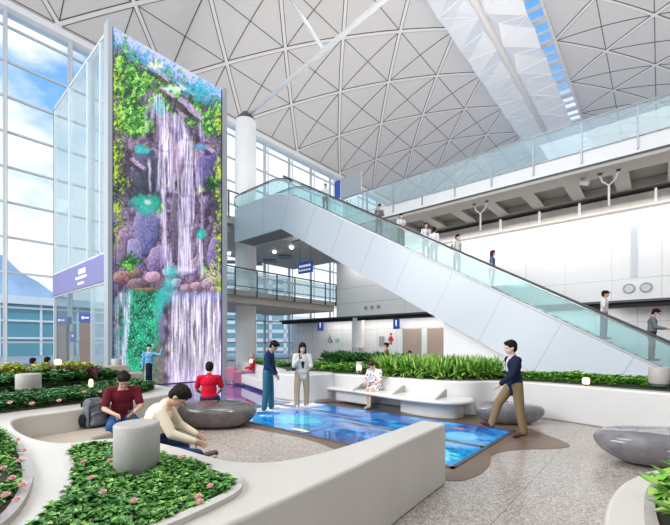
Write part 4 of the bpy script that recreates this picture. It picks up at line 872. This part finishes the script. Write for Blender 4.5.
def person_icon(e, w_, h_, x=0, z=0, s=1.0, m_='signw'):
    mb = MB(); y0, y1 = -.066, -.05; k = h_*s; mb.v = []; 
    mb.profile([(x+.09*k*math.cos(a*PI/6), z+.33*k+.09*k*math.sin(a*PI/6)) for a in range(12)], 'y', y0, y1)
    mb.box(x-.11*k, x+.11*k, y0, y1, z-.08*k, z+.21*k); mb.box(x-.09*k, x-.015*k, y0, y1, z-.42*k, z-.08*k); mb.box(x+.015*k, x+.09*k, y0, y1, z-.42*k, z-.08*k); mb.build('pictogram', M[m_], e)
def wheelchair(e, w_, h_, y0=-.012, y1=-.002):
    mb = MB(); k = h_
    pt = [(.16*math.cos(a), -.18+.16*math.sin(a)) for a in np.linspace(2.2, 6.6, 14)]
    for (ax, az), (bx, bz) in zip(pt[:-1], pt[1:]):
        mb.tube([(ax*k*1.3, y0, az*k*1.3), (bx*k*1.3, y0, bz*k*1.3)], .03*k, 6)
    mb.tube([(-.05*k, y0, .30*k), (-.02*k, y0, -.08*k), (.2*k, y0, -.08*k), (.28*k, y0, -.38*k), (.38*k, y0, -.36*k)], .04*k, 6); mb.tube([(-.03*k, y0, .12*k), (.17*k, y0, .10*k)], .03*k, 6)
    mb.ell((-.06*k, y0, .42*k), (.07*k, .01, .07*k)); return mb
hang_sign(320.5, 325, 6, 11, 27.6, 'small blue sign hanging under the wall overhang left of the round column', lambda e, a, b: person_icon(e, a, b, s=.6))
hang_sign(396.5, 323, 5.5, 12, 27.6, 'small blue sign hanging under the wall overhang right of the round column', lambda e, a, b: person_icon(e, a, b, s=.6))
x = xat(330, YL-.01); D = -SN*x+CS*YL; z = 1.7+4.5*D/FPX; e = empty('wheelchair_sign', (x, YL-.02, z)); tag(e, 'dark wheelchair symbol on the white ground floor wall', 'sign'); wheelchair(e, 1, .95).build('symbol', M['teal'] if False else mat('symbol_ink', (.02, .14, .30), .5), e)
x = xat(337.5, YL); MBo = MB().box(x-.28, x+.28, YL-.02, YL-.005, 1.75, 2.15).build('wall_plate', mat('pale_teal_plate', (.30, .62, .62), .5)); tag(MBo, 'pale teal plate beside the wheelchair symbol', 'sign')
x = xat(391, YL); e = empty('restroom_sign', (x, YL-.02, 2.05)); tag(e, 'red standing person symbol on the wall behind the hedge', 'sign')
mb = MB(); mb.ell((0, 0, .42), (.12, .01, .12)); mb.profile([(-.12, .25), (.12, .25), (.3, -.15), (-.3, -.15)], 'y', -.012, -.002); mb.box(-.12, -.03, -.012, -.002, -.5, -.15); mb.box(.03, .12, -.012, -.002, -.5, -.15); mb.build('symbol', mat('red_ink', (.6, .02, .04), .5), e)
x = xat(382, YL); o = MB().box(x-.28, x+.28, YL-.06, YL-.005, 1.4, 2.3).build('notice_frame', M['grey']); tag(o, 'grey notice frame beside the red person symbol', 'sign')
def two_rows(e, a, b):
    mb = MB()
    for k in range(7): mb.box(-a*.42+k*a*.12, -a*.42+k*a*.12+a*.08, -.06, -.05, .05*b, .25*b); mb.box(-a*.42+k*a*.12, -a*.42+k*a*.12+a*.07, -.06, -.05, -.3*b, -.15*b)
    mb.build('lettering', M['signw'], e)
hang_sign(305.5, 267.5, 15, 11, 21.4, 'dark blue direction sign above the middle level deck', two_rows, to=10.0)
hang_sign(351, 186.5, 20, 23, 22.5, 'large grey display board standing on the upper deck', None, 'grey', to=10.6)
hang_sign(337.3, 190, 5, 18, 22.5, 'narrow dark blue sign beside the grey display board', to=10.6)
# surveillance camera + twin spotlights under the bridge
def soffit_pt(px, Y): x = xat(px, Y); return x
x = soffit_pt(584, 22.2); D = -SN*x+CS*22.2; z = 1.7+(343-183)*D/FPX; e = empty('surveillance_camera', (x, 22.2, z)); tag(e, 'white surveillance camera under the bridge soffit', 'camera')
MB().tube([(-.18, 0, .08), (.2, 0, -.06)], .13, 16).build('housing', M['white'], e); MB().tube([(0, 0, .1), (0, 0, 9.85-z)], .04, 8).build('bracket', M['white'], e)
for px, lab in ((480.5, 'white Y shaped twin spotlight pole under the bridge, left one'), (609, 'white Y shaped twin spotlight pole under the bridge, right one')):
    Y = 22.0; x = xat(px, Y); D = -SN*x+CS*Y; zt_ = 9.74; zb_ = zt_-1.55; e = empty('twin_spotlight', (x, Y, zb_)); tag(e, lab, 'light', 'twin spotlight poles'); h_ = zt_-zb_
    MB().tube([(0, 0, 0), (0, 0, h_*.62)], .05, 10).build('pole', M['white'], e); MB().tube([(-.36, 0, h_), (-.26, 0, h_*.78), (0, 0, h_*.62), (.26, 0, h_*.78), (.36, 0, h_)], .04, 8).build('yoke', M['white'], e)
    for sg in (-1, 1): MB().cyl(sg*.36, 0, .09, h_-.02, h_+.08, 14).build('lamp_head', M['dark'], e)

# ================================================================== OUTSIDE
e = empty('terminal_building', (-95, 60, -.3)); tag(e, 'low distant terminal building with teal glass seen through the left glass wall', 'building')
MB().box(-20, 20, -75, 30, 0, 8.0).build('glass_hall', M['teal'], e); MB().box(-21, 21, -76, 31, 8.0, 9.2).build('roof_slab', M['white'], e)
mb = MB()
for k in range(22): mb.box(20, 20.3, -75+k*5, -74.7+k*5, 0, 8)
for z in (2.6, 5.3): mb.box(20, 20.25, -75, 30, z, z+.3)
mb.build('facade_frame', M['white'], e)
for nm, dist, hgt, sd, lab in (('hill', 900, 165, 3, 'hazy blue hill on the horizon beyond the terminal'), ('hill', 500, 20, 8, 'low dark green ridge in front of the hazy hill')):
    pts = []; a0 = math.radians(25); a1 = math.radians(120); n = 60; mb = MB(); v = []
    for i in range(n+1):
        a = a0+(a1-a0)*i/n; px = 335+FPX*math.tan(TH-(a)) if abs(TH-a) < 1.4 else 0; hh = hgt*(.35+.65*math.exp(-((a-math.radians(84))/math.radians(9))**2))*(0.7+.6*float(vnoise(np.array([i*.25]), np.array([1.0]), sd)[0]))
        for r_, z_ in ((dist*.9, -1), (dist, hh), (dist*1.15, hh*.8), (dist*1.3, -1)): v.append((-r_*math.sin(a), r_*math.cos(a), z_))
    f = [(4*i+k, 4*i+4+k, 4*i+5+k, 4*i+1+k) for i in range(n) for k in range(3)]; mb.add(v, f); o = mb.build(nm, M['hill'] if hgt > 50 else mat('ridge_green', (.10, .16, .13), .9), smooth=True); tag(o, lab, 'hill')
x, y = world(258, 80); e = empty('office_block', (x, y, -.3), TH); tag(e, 'pale glazed block outside beyond the ground floor glass wall', 'building'); MB().box(-9, 7, -4, 4, 0, 15).build('block', M['teal'], e)
mb = MB()
for k in range(9): mb.box(-9, 7, -4.1, -4, k*1.8+.4, k*1.8+1.1)
for k in range(6): mb.box(-9+k*3, -8.4+k*3, -4.1, -4, 0, 15)
mb.build('floor_band', M['white'], e)

# ================================================================== PEOPLE
def blob(prims, vox, name, m_, it=3):
    mb = MB()
    for p in prims:
        if p[0] == 'c': mb.cap(p[1], p[2], p[3], p[4])
        else: mb.ell(p[1], p[2], p[3] if len(p) > 3 else None)
    me = bpy.data.meshes.new('tmp'); me.from_pydata(mb.v, [], mb.f); me.update()
    bm = bmesh.new(); bm.from_mesh(me); bmesh.ops.remove_doubles(bm, verts=bm.verts, dist=1e-6); bmesh.ops.recalc_face_normals(bm, faces=bm.faces); bm.to_mesh(me); bm.free()
    o = bpy.data.objects.new('tmp', me); C.objects.link(o)
    r_ = o.modifiers.new('r', 'REMESH'); r_.mode = 'VOXEL'; r_.voxel_size = vox; s_ = o.modifiers.new('s', 'SMOOTH'); s_.factor = .5; s_.iterations = it
    dg = bpy.context.evaluated_depsgraph_get(); dg.update(); out = bpy.data.meshes.new_from_object(o.evaluated_get(dg)); bpy.data.objects.remove(o); bpy.data.meshes.remove(me)
    out.name = name; out.materials.clear(); out.materials.append(m_); out.shade_smooth(); return out
def V3(*a): return Vector(a)
def ddir(p, out, side): p = math.radians(p); out = math.radians(out); return V3(math.sin(p)*math.cos(out), side*math.sin(out), -math.cos(p)*math.cos(out))
def person(label, x, y, face, z0=0.0, hgt=1.70, lean=2, headp=0, headyaw=0, arms=((0, 8, 8, 4), (0, 8, 8, 4)), legs=((3, 3, -2), (-3, 3, -4)), seat=None, vox=.012,
           skin='skin', hair='hair', longhair=False, hairstyle=None, top=('c_white', 'long'), bottom=('c_black', 'trousers'), shoes='shoe', group=None, extra=None, cat='person', bulk=1.0, handtwist=0, jacket=False):
    """face: heading in degrees (0 = +X); arms/legs: (left, right) as (upper pitch, upper out, forearm pitch, forearm out) and (thigh pitch, out, shin pitch)"""
    k = hgt/1.70; S = lambda v: v*k; P0 = V3(0, 0, 0)
    t_ = math.radians(lean); tu = V3(math.sin(t_), 0, math.cos(t_)); fw = V3(math.cos(t_), 0, -math.sin(t_)); RT = Matrix((fw, V3(0, 1, 0), tu)).transposed()
    def T(f, s_, u): return P0+(fw*f+V3(0, s_, 0)+tu*u)*k
    hp = math.radians(lean+headp); hy = math.radians(headyaw); RH = Matrix.Rotation(hy, 3, 'Z') @ Matrix.Rotation(hp, 3, 'Y'); neck = T(-.01, 0, .50); hc = neck+RH @ V3(.03, 0, .145)*k
    def Hd(f, s_, u): return hc+RH @ V3(f, s_, u)*k
    body = []; J = {}
    body += [('e', T(0, 0, .02), (.105*k, .155*k*bulk, .12*k), RT), ('e', T(.005, 0, .17), (.098*k*bulk, .135*k*bulk, .17*k), RT), ('e', T(0, 0, .33), (.108*k*bulk, .155*k*bulk, .17*k), RT), ('c', T(-.01, -.14, .43), T(-.01, .14, .43), .055*k, .055*k), ('c', T(-.01, 0, .42), neck+RH @ V3(.01, 0, .06)*k, .058*k, .05*k)]
    hd = [('e', Hd(-.012, 0, .03), (.098*k, .077*k, .095*k), RH), ('e', Hd(.012, 0, -.035), (.078*k, .062*k, .078*k), RH), ('e', Hd(.03, 0, -.075), (.045*k, .04*k, .035*k), RH), ('c', Hd(.082, 0, .01), Hd(.106, 0, -.027), .010*k, .015*k), ('c', Hd(.075, .03, .028), Hd(.075, -.03, .028), .014*k, .014*k)]
    for sg in (-1, 1): hd.append(('e', Hd(-.008, sg*.078, -.008), (.02*k, .01*k, .032*k), RH))
    body += hd
    arm_segs = []; hands = []
    for sg, (ap, ao, fp, fo) in zip((1, -1), arms):
        sh = T(0, sg*.175*bulk, .425); u = RT.to_3x3() @ ddir(ap, ao, sg) if False else ddir(ap, ao, sg); el = sh+u*.275*k; v = ddir(fp, fo, sg); wr = el+v*.245*k
        body += [('c', sh, el, .050*k, .040*k), ('c', el, wr, .039*k, .026*k)]; arm_segs.append((sh, el, wr)); J['hand%d' % sg] = wr+v*.08*k
        side = v.cross(V3(0, sg, 0)); side = side.normalized() if side.length > .1 else V3(1, 0, 0); nrm = v.cross(side).normalized()
        pc = wr+v*.045*k; body += [('e', pc, (.046*k, .036*k, .018*k), Matrix((v, side, nrm)).transposed())]
        for i, ln in enumerate((.062, .072, .068, .054)):
            b0 = wr+v*.075*k+side*(.027-.018*i)*k; bend = nrm*(-.35*sg*(1 if nrm.y*sg > 0 else -1)); m1 = b0+(v+bend*.4).normalized()*ln*.55*k; e1 = m1+(v+bend*1.6).normalized()*ln*.5*k
            body += [('c', b0, m1, .0095*k, .009*k), ('c', m1, e1, .009*k, .0075*k)]
        tb = wr+v*.03*k+side*.028*k; body += [('c', tb, tb+(v*.6+side).normalized()*.035*k, .012*k, .010*k), ('c', tb+(v*.6+side).normalized()*.035*k, tb+(v*.6+side).normalized()*.035*k+(v+side*.3).normalized()*.028*k, .010*k, .008*k)]
    leg_segs = []
    for sg, lgp in zip((1, -1), legs):
        tp, to, sp = lgp[:3]; so_ = lgp[3] if len(lgp) > 3 else (0 if seat is None else min(to, 4))
        hj = T(0, sg*.088, -.02); kn = hj+ddir(tp, to, sg)*.42*k; an = kn+ddir(sp, so_, sg)*.40*k
        fd = ddir(100, -10, sg) if sp > 60 else ddir(min(max(sp+88, 60), 140), to*.7, sg) if sp > -25 else ddir(62, to*.7, sg)
        heel = an+V3(-.02, 0, -.035)*k; toe = heel+fd*.20*k
        body += [('c', hj, kn, .082*k, .055*k), ('c', kn, an, .054*k, .036*k), ('c', heel, toe, .034*k, .026*k)]; leg_segs.append((hj, kn, an, heel, toe))
    # stand or sit
    low = min(min(l_[3].z, l_[4].z) for l_ in leg_segs)-.042*k; dz = (z0-low) if seat is None else (seat+.105*k)
    root = bpy.data.objects.new('person', blob(body, vox, 'person', M[skin])); C.objects.link(root); root.location = (x, y, dz); root.rotation_euler.z = math.radians(face); tag(root, label, cat, group)
    def part(name, prims, m_, v_=None, it=3):
        o = bpy.data.objects.new(name, blob(prims, v_ or vox, name, M[m_], it)); C.objects.link(o); o.parent = root; return o
    # clothes
    tm, sl = top; g = .017*k if not jacket else .026*k
    pr = [('e', T(.005, 0, .17), (.098*k*bulk+g, .135*k*bulk+g, .19*k), RT), ('e', T(0, 0, .33), (.106*k*bulk+g, .155*k*bulk+g*.7, .155*k), RT), ('c', T(-.01, -.14*bulk, .428), T(-.01, .14*bulk, .428), .055*k+g*.7, .055*k+g*.7), ('e', T(0, 0, .03), (.105*k+g, .15*k*bulk+g, .13*k), RT)] + ([('c', T(.0, .05, -.12), T(0, .05, .1), .115*k, .105*k), ('c', T(.0, -.05, -.12), T(0, -.05, .1), .115*k, .105*k)] if jacket else []) + [('e', T(0, 0, .1), (.1*k+g, .13*k*bulk+g, .1*k), RT), ('c', T(-.012, 0, .43), T(-.012, 0, .487), .066*k, .058*k)]
    for sh, el, wr in arm_segs:
        if sl == 'long': pr += [('c', sh, el, .052*k+g*.8, .043*k+g*.6), ('c', el, el.lerp(wr, .95), .043*k+g*.6, .034*k+g*.4)]
        elif sl == 'short': pr += [('c', sh, sh.lerp(el, .72), .055*k+g*.8, .050*k+g*.7)]
    part('shirt' if not jacket else 'jacket', pr, tm)
    bmn, kind = bottom; g = .014*k; pr = [('e', T(0, 0, .0), (.105*k+g*.8, .155*k+g*.8, .115*k+g), RT)]
    if kind == 'trousers':
        for hj, kn, an, he, to_ in leg_segs: pr += [('c', hj, kn, .090*k+g, .064*k+g), ('c', kn, an, .064*k+g, .054*k+g)]
    elif kind == 'shorts':
        for hj, kn, an, he, to_ in leg_segs: pr += [('c', hj, hj.lerp(kn, .55), .088*k+g, .078*k+g)]
    elif kind == 'skirt':
        ks = [l_[1] for l_ in leg_segs]; mk_ = (ks[0]+ks[1])/2; an_ = (leg_segs[0][2]+leg_segs[1][2])/2
        pr += [('c', T(0, 0, -.02), mk_, .15*k, .125*k), ('c', mk_+V3(0, .05, 0)*k, an_.lerp(mk_, .35)+V3(0, .045, 0)*k, .09*k, .085*k), ('c', mk_+V3(0, -.05, 0)*k, an_.lerp(mk_, .35)+V3(0, -.045, 0)*k, .09*k, .085*k)]
    part('trousers' if kind == 'trousers' else kind, pr, bmn)
    for l_ in leg_segs: part('shoe', [('c', l_[3], l_[4], .043*k, .036*k), ('c', l_[3]+V3(0, 0, .01), l_[2]+V3(0, 0, .0), .042*k, .040*k)], shoes)
    # hair
    if hairstyle != 'none':
        pr = [('e', Hd(-.024, 0, .048), (.106*k, .090*k, .098*k), RH), ('e', Hd(.035, 0, .10), (.066*k, .070*k, .038*k), RH), ('e', Hd(-.05, 0, .0), (.070*k, .083*k, .088*k), RH)]
        rs = random.Random(int(x*100)+int(y*37))
        for _ in range(26):
            a_ = rs.uniform(-PI, PI); b_ = rs.uniform(.25, 1.45); q_ = V3(-.022+.104*math.cos(a_)*math.cos(b_), .088*math.sin(a_)*math.cos(b_), .05+.096*math.sin(b_)); pr.append(('c', Hd(*q_), Hd(q_.x+.022*math.cos(a_)+.012, q_.y+.02*math.sin(a_), q_.z-.012), .014*k, .006*k))
        if longhair:
            pr += [('c', Hd(-.06, 0, .0), Hd(-.075, 0, -.26), .075*k, .05*k)]
            for sg in (-1, 1): pr += [('c', Hd(-.01, sg*.078, .04), Hd(-.005, sg*.085, -.26), .026*k, .026*k)]
        if hairstyle == 'bun': pr += [('e', Hd(-.11, 0, .07), (.045*k, .045*k, .045*k))]
        part('hair', pr, hair, it=2)
    for sg in (-1, 1):
        e_ = MB().ell(Hd(.083, sg*.031, .010), (.008*k, .013*k, .007*k), RH, 8, 6).build('eye', M['eye'], root)
    MB().ell(Hd(.078, 0, -.058), (.008*k, .022*k, .007*k), RH, 8, 6).build('mouth', M['lip'], root)
    if extra: extra(root, part, T, Hd, J, arm_segs, leg_segs, k, RH)
    return root, dict(T=T, Hd=Hd, J=J, arms=arm_segs, legs=leg_segs, k=k)
def to_world(root, v): return Matrix.Translation(root.location) @ Matrix.Rotation(root.rotation_euler.z, 4, 'Z') @ v
def phone(root, info, sg, lab, tilt=40):
    p = to_world(root, info['J']['hand%d' % sg]); o = MB().box(-.008, .0, -.036, .036, -.07, .07).build('phone', M['black'], bevel=.003); o.location = p+Vector((0, 0, .02)); o.rotation_euler = (0, math.radians(-tilt), root.rotation_euler.z); tag(o, lab, 'phone'); return o
HEAD = math.degrees(TH)      # heading of picture-right is HEAD degrees (0 = +X)
def mask(root, part, T, Hd, J, a, l_, k, RH): part('face_mask', [('e', Hd(.055, 0, -.05), (.052*k, .056*k, .042*k), RH)], 'c_mask')
def bag(root, part, T, Hd, J, a, l_, k, RH): part('backpack', [('e', T(-.20, 0, .26), (.09*k, .14*k, .20*k))], 'c_black')

# seated man in maroon with backpack beside him
x, y = world(122, 5.95)
r0, i0_ = person('man in a maroon t-shirt and blue jeans sitting on the stone seat', x, y, -14, seat=.43, hgt=1.72, lean=10, headp=32, arms=((22, 12, 72, -32), (20, 14, 74, -30)), legs=((84, 10, 4), (84, 12, 2)), vox=.010, top=('c_maroon', 'short'), bottom=('c_bjeans', 'trousers'), bulk=1.04)
phone(r0, i0_, 1, 'dark phone held by the man in maroon')
bx_, by_ = world(95, 5.75); e = empty('backpack', (bx_, by_, .43), math.radians(12)); tag(e, 'dark grey backpack standing on the stone seat beside the man in maroon', 'backpack')
def bl_(prims, nm, m_, vox=.012, it=4): o = bpy.data.objects.new(nm, blob(prims, vox, nm, M[m_], it)); C.objects.link(o); o.parent = e; return o
bl_([('e', (0, 0, .20), (.12, .17, .20))]+[('c', (sx*.055, sy*.115, .06), (sx*.045-.01, sy*.09, .36), .055, .05) for sx in (-1, 1) for sy in (-1, 1)]+[('c', (-.02, -.08, .38), (-.02, .08, .38), .06, .06)], 'main_bag', 'c_grey')
bl_([('c', (.115, -.09, .07), (.115, .09, .07), .045, .045), ('c', (.115, -.085, .20), (.115, .085, .20), .04, .04), ('e', (.115, 0, .13), (.05, .11, .09))], 'front_pocket', 'c_grey'); MB().tube([(.155, -.09, .215), (.168, 0, .225), (.155, .09, .215)], .007, 6).build('zip', M['black'], e, smooth=True)
for sy in (-1, 1): MB().tube([(.10, sy*.135, .05), (.09, sy*.125, .30), (.02, sy*.07, .43)], .011, 6).build('compression_strap', M['black'], e, smooth=True)
bl_([('e', (.01, .19, .12), (.07, .04, .10))], 'side_pocket', 'c_black'); bl_([('e', (.01, -.19, .12), (.07, .04, .10))], 'side_pocket', 'c_black')
MB().tube([(-.09, .08, .44), (-.13, .12, .35), (-.15, .13, .15), (-.12, .12, .03)], .018, 8).build('strap', M['c_black'], e, smooth=True); MB().tube([(-.09, -.08, .44), (-.13, -.12, .35), (-.15, -.13, .15), (-.12, -.12, .03)], .018, 8).build('strap', M['c_black'], e, smooth=True); MB().tube([(-.05, .05, .45), (-.05, 0, .49), (-.05, -.05, .45)], .012, 8).build('grab_handle', M['c_black'], e, smooth=True)
MB().tube([(.07, .13, .30), (.13, .0, .36), (.07, -.13, .30)], .008, 6).build('zip', M['black'], e, smooth=True)
# seated man in cream shirt, seen from behind
x, y = world(141, 4.45)
def soles(root, part, T, Hd, J, a, l_, k, RH):
    part('shoe_sole', [('c', l_[1][3]+V3(.0, -.02, -.03), l_[1][4]+V3(0, -.02, -.025), .030*k, .028*k)], 'sole')
person('man in a cream shirt sitting bent forward with crossed leg beside the foreground bollard', x, y, HEAD+14, seat=.43, hgt=1.80, lean=33, headp=20, headyaw=-12, arms=((28, 14, 60, -18), (28, 10, 66, -10)), legs=((84, 10, 10), (88, 50, 86, 16)), vox=.010, top=('c_cream', 'long'), bottom=('c_navy', 'trousers'), shoes='shoe', extra=soles, hair='hair', bulk=1.16)
# woman in red on the pebble, from behind
x, y = world(209, 7.85)
person('woman in a red top sitting on the dark pebble seat, seen from behind', x, y, 180-40+5, seat=.47, hgt=1.62, lean=6, headp=14, arms=((14, 16, 62, -22), (14, 16, 62, -22)), legs=((82, 8, 6), (82, 8, 6)), vox=.012, top=('c_red', 'short'), bottom=('c_navy', 'trousers'), bulk=1.12, hairstyle='short')
# standing man in navy sweater
x, y = world(268, 9.25)
r1, i1_ = person('young man in a navy sweater and blue jeans standing on the blue floor looking down', x, y, HEAD-6, z0=.015, hgt=1.76, lean=5, headp=30, arms=((4, 5, 22, 2), (6, 6, 40, -6)), legs=((5, 3, 2), (-2, 3, -6)), top=('c_navy', 'long'), bottom=('c_jeans', 'trousers'), shoes='wshoe'); phone(r1, i1_, -1, 'dark phone held by the young man in the navy sweater')
# standing woman in white jacket
x, y = world(302, 9.75)
def tee(root, part, T, Hd, J, a, l_, k, RH): part('dark_top', [('e', T(.075, 0, .24), (.06*k, .06*k, .20*k))], 'c_black'); part('shoulder_bag', [('e', T(.02, -.23, .12), (.07*k, .045*k, .09*k))], 'c_black')
r2, i2_ = person('woman with long dark hair in a white jacket and beige trousers, standing', x, y, HEAD-75, z0=.015, hgt=1.68, lean=3, headp=14, arms=((12, 10, 92, -8), (22, 12, 140, -24)), legs=((-2, 5, -6), (10, 8, 4)), top=('c_wjacket', 'long'), bottom=('c_beige', 'trousers'), shoes='wshoe', skin='skin2', longhair=True, extra=tee, jacket=True)
phone(r2, i2_, -1, 'phone raised by the woman in the white jacket')
# seated woman in patterned dress
x, y = world(376, 10.05)
r3, i3_ = person('woman in a patterned summer dress sitting on the white bench with crossed legs', x, y, HEAD-128, seat=.45, hgt=1.64, lean=12, headp=28, arms=((16, 8, 74, -24), (16, 8, 74, -24)), legs=((82, 0, 6), (80, -6, -4)), top=('floral', 'short'), bottom=('floral', 'shorts'), shoes='c_beige', skin='skin2', hairstyle='bun', hair='hairb'); phone(r3, i3_, 1, 'dark phone held by the woman in the patterned dress')
# walking man
x, y = world(514.5, 6.85)
def inner(root, part, T, Hd, J, a, l_, k, RH): part('striped_shirt', [('e', T(.085, 0, .33), (.05*k, .055*k, .14*k)), ('c', T(.03, 0, .40), T(.03, 0, .47), .06*k, .055*k)], 'stripe')
r4, i4_ = person('man in a dark navy blazer and khaki trousers striding left past the grey pebble seat', x, y, HEAD+180, hgt=1.72, lean=4, headp=4, arms=((24, 6, 50, -4), (-16, 8, -2, 4)), legs=((-6, 2, -10), (36, 2, 18)), top=('c_dnavy', 'long'), bottom=('c_khaki', 'trousers'), shoes='cordovan', skin='skin2', extra=inner, jacket=True)
# attendant by the screen
x, y = world(149, 14.2)
person('attendant in a light blue blouse and long navy skirt, one arm raised', x, y, HEAD-65, z0=.02, hgt=1.62, vox=.014, arms=((60, 62, 165, 8), (2, 8, 6, 4)), legs=((0, 2, 0), (0, 2, 0)), top=('c_sky', 'long'), bottom=('c_dnavy', 'skirt'), skin='skin2')
# reclining person in red with luggage
x, y = world(251, 15.6)
def scarf(root, part, T, Hd, J, a, l_, k, RH): part('headscarf', [('e', Hd(-.02, 0, .02), (.115*k, .10*k, .125*k)), ('e', T(0, 0, .45), (.11*k, .13*k, .09*k))], 'headscarf')
person('person in a red top and patterned headscarf sitting on the back bench', x, y, HEAD-170, seat=.45, hgt=1.62, vox=.014, lean=-12, headp=30, arms=((20, 8, 80, -20), (20, 8, 80, -20)), legs=((72, 6, 30), (68, 8, 24)), top=('c_red', 'long'), bottom=('c_lilac', 'trousers'), extra=scarf, hairstyle='none')
def suitcase(px, D, w_, h_, lab, m_, base=0.0):
    x, y = world(px, D); e = empty('suitcase', (x, y, base), TH-.3); tag(e, lab, 'suitcase'); MB().box(-w_/2, w_/2, -.13, .13, .06, h_).build('shell', M[m_], e, bevel=.04, seg=3)
    mb = MB(); 
    for k_ in range(5): mb.box(-w_/2+.04+k_*(w_-.1)/4.2, -w_/2+.055+k_*(w_-.1)/4.2, -.137, -.13, .1, h_-.05)
    mb.build('groove', M['c_pink2'] if m_ == 'case' else M['black'], e); MB().tube([(-.09, .08, h_), (-.09, .08, h_+.32), (.09, .08, h_+.32), (.09, .08, h_)], .011, 8).build('telescopic_handle', M['chrome'], e)
    for sx in (-1, 1):
        for sy in (-1, 1): MB().ell((sx*(w_/2-.05), sy*.09, .03), (.03, .015, .03)).build('wheel', M['black'], e)
suitcase(231.5, 16.0, .40, .66, 'pink ribbed suitcase with raised handle, left of the person in red', 'case', .02); suitcase(239, 15.2, .40, .56, 'lilac suitcase leaning by the knees of the person in red', 'c_pink2', .02)
# people on the escalator (step heights follow the treads)
def rider(px, label, face=0, Y=16.15, **kw):
    x = xat(px, Y); z = stepz(x); return person(label, x, Y, face, z0=z, vox=.016, group='people riding the escalator', **kw)
rider(325.5, 'person in white with a dark bag at the top of the escalator', face=-60, hgt=1.62, top=('c_white', 'long'), hair='hairb', extra=bag, skin='skin2')
rider(379, 'man in a dark shirt and mask near the top of the escalator, reading a phone', face=-40, hgt=1.70, top=('c_grey', 'short'), arms=((15, 8, 95, -15), (15, 8, 95, -15)), headp=18, extra=mask)
rider(401, 'person in white with mask and folded hands on the escalator', face=-30, hgt=1.68, top=('c_white', 'short'), arms=((12, 8, 95, -30), (12, 8, 95, -30)), extra=mask)
rider(426, 'man in a light shirt with dark tie on the escalator', face=-40, hgt=1.72, top=('c_white', 'long'), extra=lambda r_, part, T, *a: part('tie', [('c', T(.125, 0, .18), T(.11, 0, .43), .022, .014)], 'c_navy'))
rider(434, 'dark haired person in white seen from behind on the escalator', face=100, hgt=1.66, top=('c_white', 'long'))
rider(457, 'man in a white shirt with backpack and mask on the escalator', face=-20, hgt=1.72, top=('c_white', 'short'), extra=lambda *a: (mask(*a), bag(*a)))
rider(492, 'woman with long hair in a dark blue dress on the escalator', face=10, hgt=1.62, top=('c_bluegrey', 'short'), bottom=('c_bluegrey', 'skirt'), longhair=True, hair='hairb', skin='skin2')
def cap_(root, part, T, Hd, J, a, l_, k, RH): part('cap', [('e', Hd(-.01, 0, .075), (.105*k, .09*k, .07*k), RH), ('c', Hd(.07, 0, .055), Hd(.15, 0, .045), .03*k, .018*k)], 'c_black'); part('shoulder_bag', [('e', T(-.16, .05, .05), (.10*k, .10*k, .12*k))], 'c_black')
rider(604, 'man in a dark cap and white t-shirt with a shoulder bag on the escalator', face=0, hgt=1.70, top=('c_white', 'short'), bottom=('c_bluegrey', 'trousers'), extra=cap_)
rider(652, 'man in a dark grey suit and mask looking at a phone, lowest on the escalator', face=5, hgt=1.72, top=('c_grey', 'long'), arms=((12, 6, 80, -6), (12, 6, 80, -6)), headp=22, extra=mask, jacket=True)
x, y = world(232, 30); person('person in a teal shirt behind the glass of the upper landing', -24.2, 12.2, -60, z0=10.5, hgt=1.68, vox=.018, top=('c_bluegrey', 'long'))
# people behind the hedges
for px, D, lab, kw in ((387, 17, 'woman in a tan dress standing behind the tall hedge', dict(top=('c_tan', 'short'), bottom=('c_tan', 'skirt'), hairstyle='bun', face=200, arms=((30, 8, 100, -10), (10, 8, 20, 0)))),
                       (379.5, 16, 'child with dark hair standing behind the hedge, left of the woman in tan', dict(top=('c_tan', 'short'), hgt=1.22, face=-40)),
                       (401, 15, 'dark haired person seated behind the hedge, left one of a pair', dict(seat=.45, top=('c_black', 'long'), face=-20, headp=30, hgt=1.66)),
                       (409.5, 15.5, 'dark haired person in grey seated behind the hedge, right one of a pair', dict(seat=.50, top=('c_grey', 'long'), face=-50, headp=6)),
                       (46.5, 12.6, 'dark haired person resting behind the left hedge, right one of two', dict(seat=.40, top=('c_grey', 'long'), face=120, hgt=1.6)),
                       (32, 12.8, 'dark haired person resting behind the left hedge, left one of two', dict(seat=.36, top=('c_black', 'long'), face=120, hgt=1.6))):
    x, y = world(px, D); f_ = kw.pop('face'); lg = dict(legs=((84, 6, 4), (84, 6, 4))) if 'seat' in kw else {}
    if 'seat' in kw:
        b_ = MB().prism([(x-.45, y-.3), (x+.45, y-.3), (x+.45, y+.3), (x-.45, y+.3)], 0, kw['seat']).build('stool_bench', M['stone'], bevel=.02); tag(b_, 'low stone block seat behind the '+('tall' if px > 300 else 'far left')+' hedge, '+('left' if 'left one' in lab else 'right')+' one of two', 'seat', 'block seats behind the hedges')
    person(lab, x, y, f_, vox=.016, **lg, **kw)
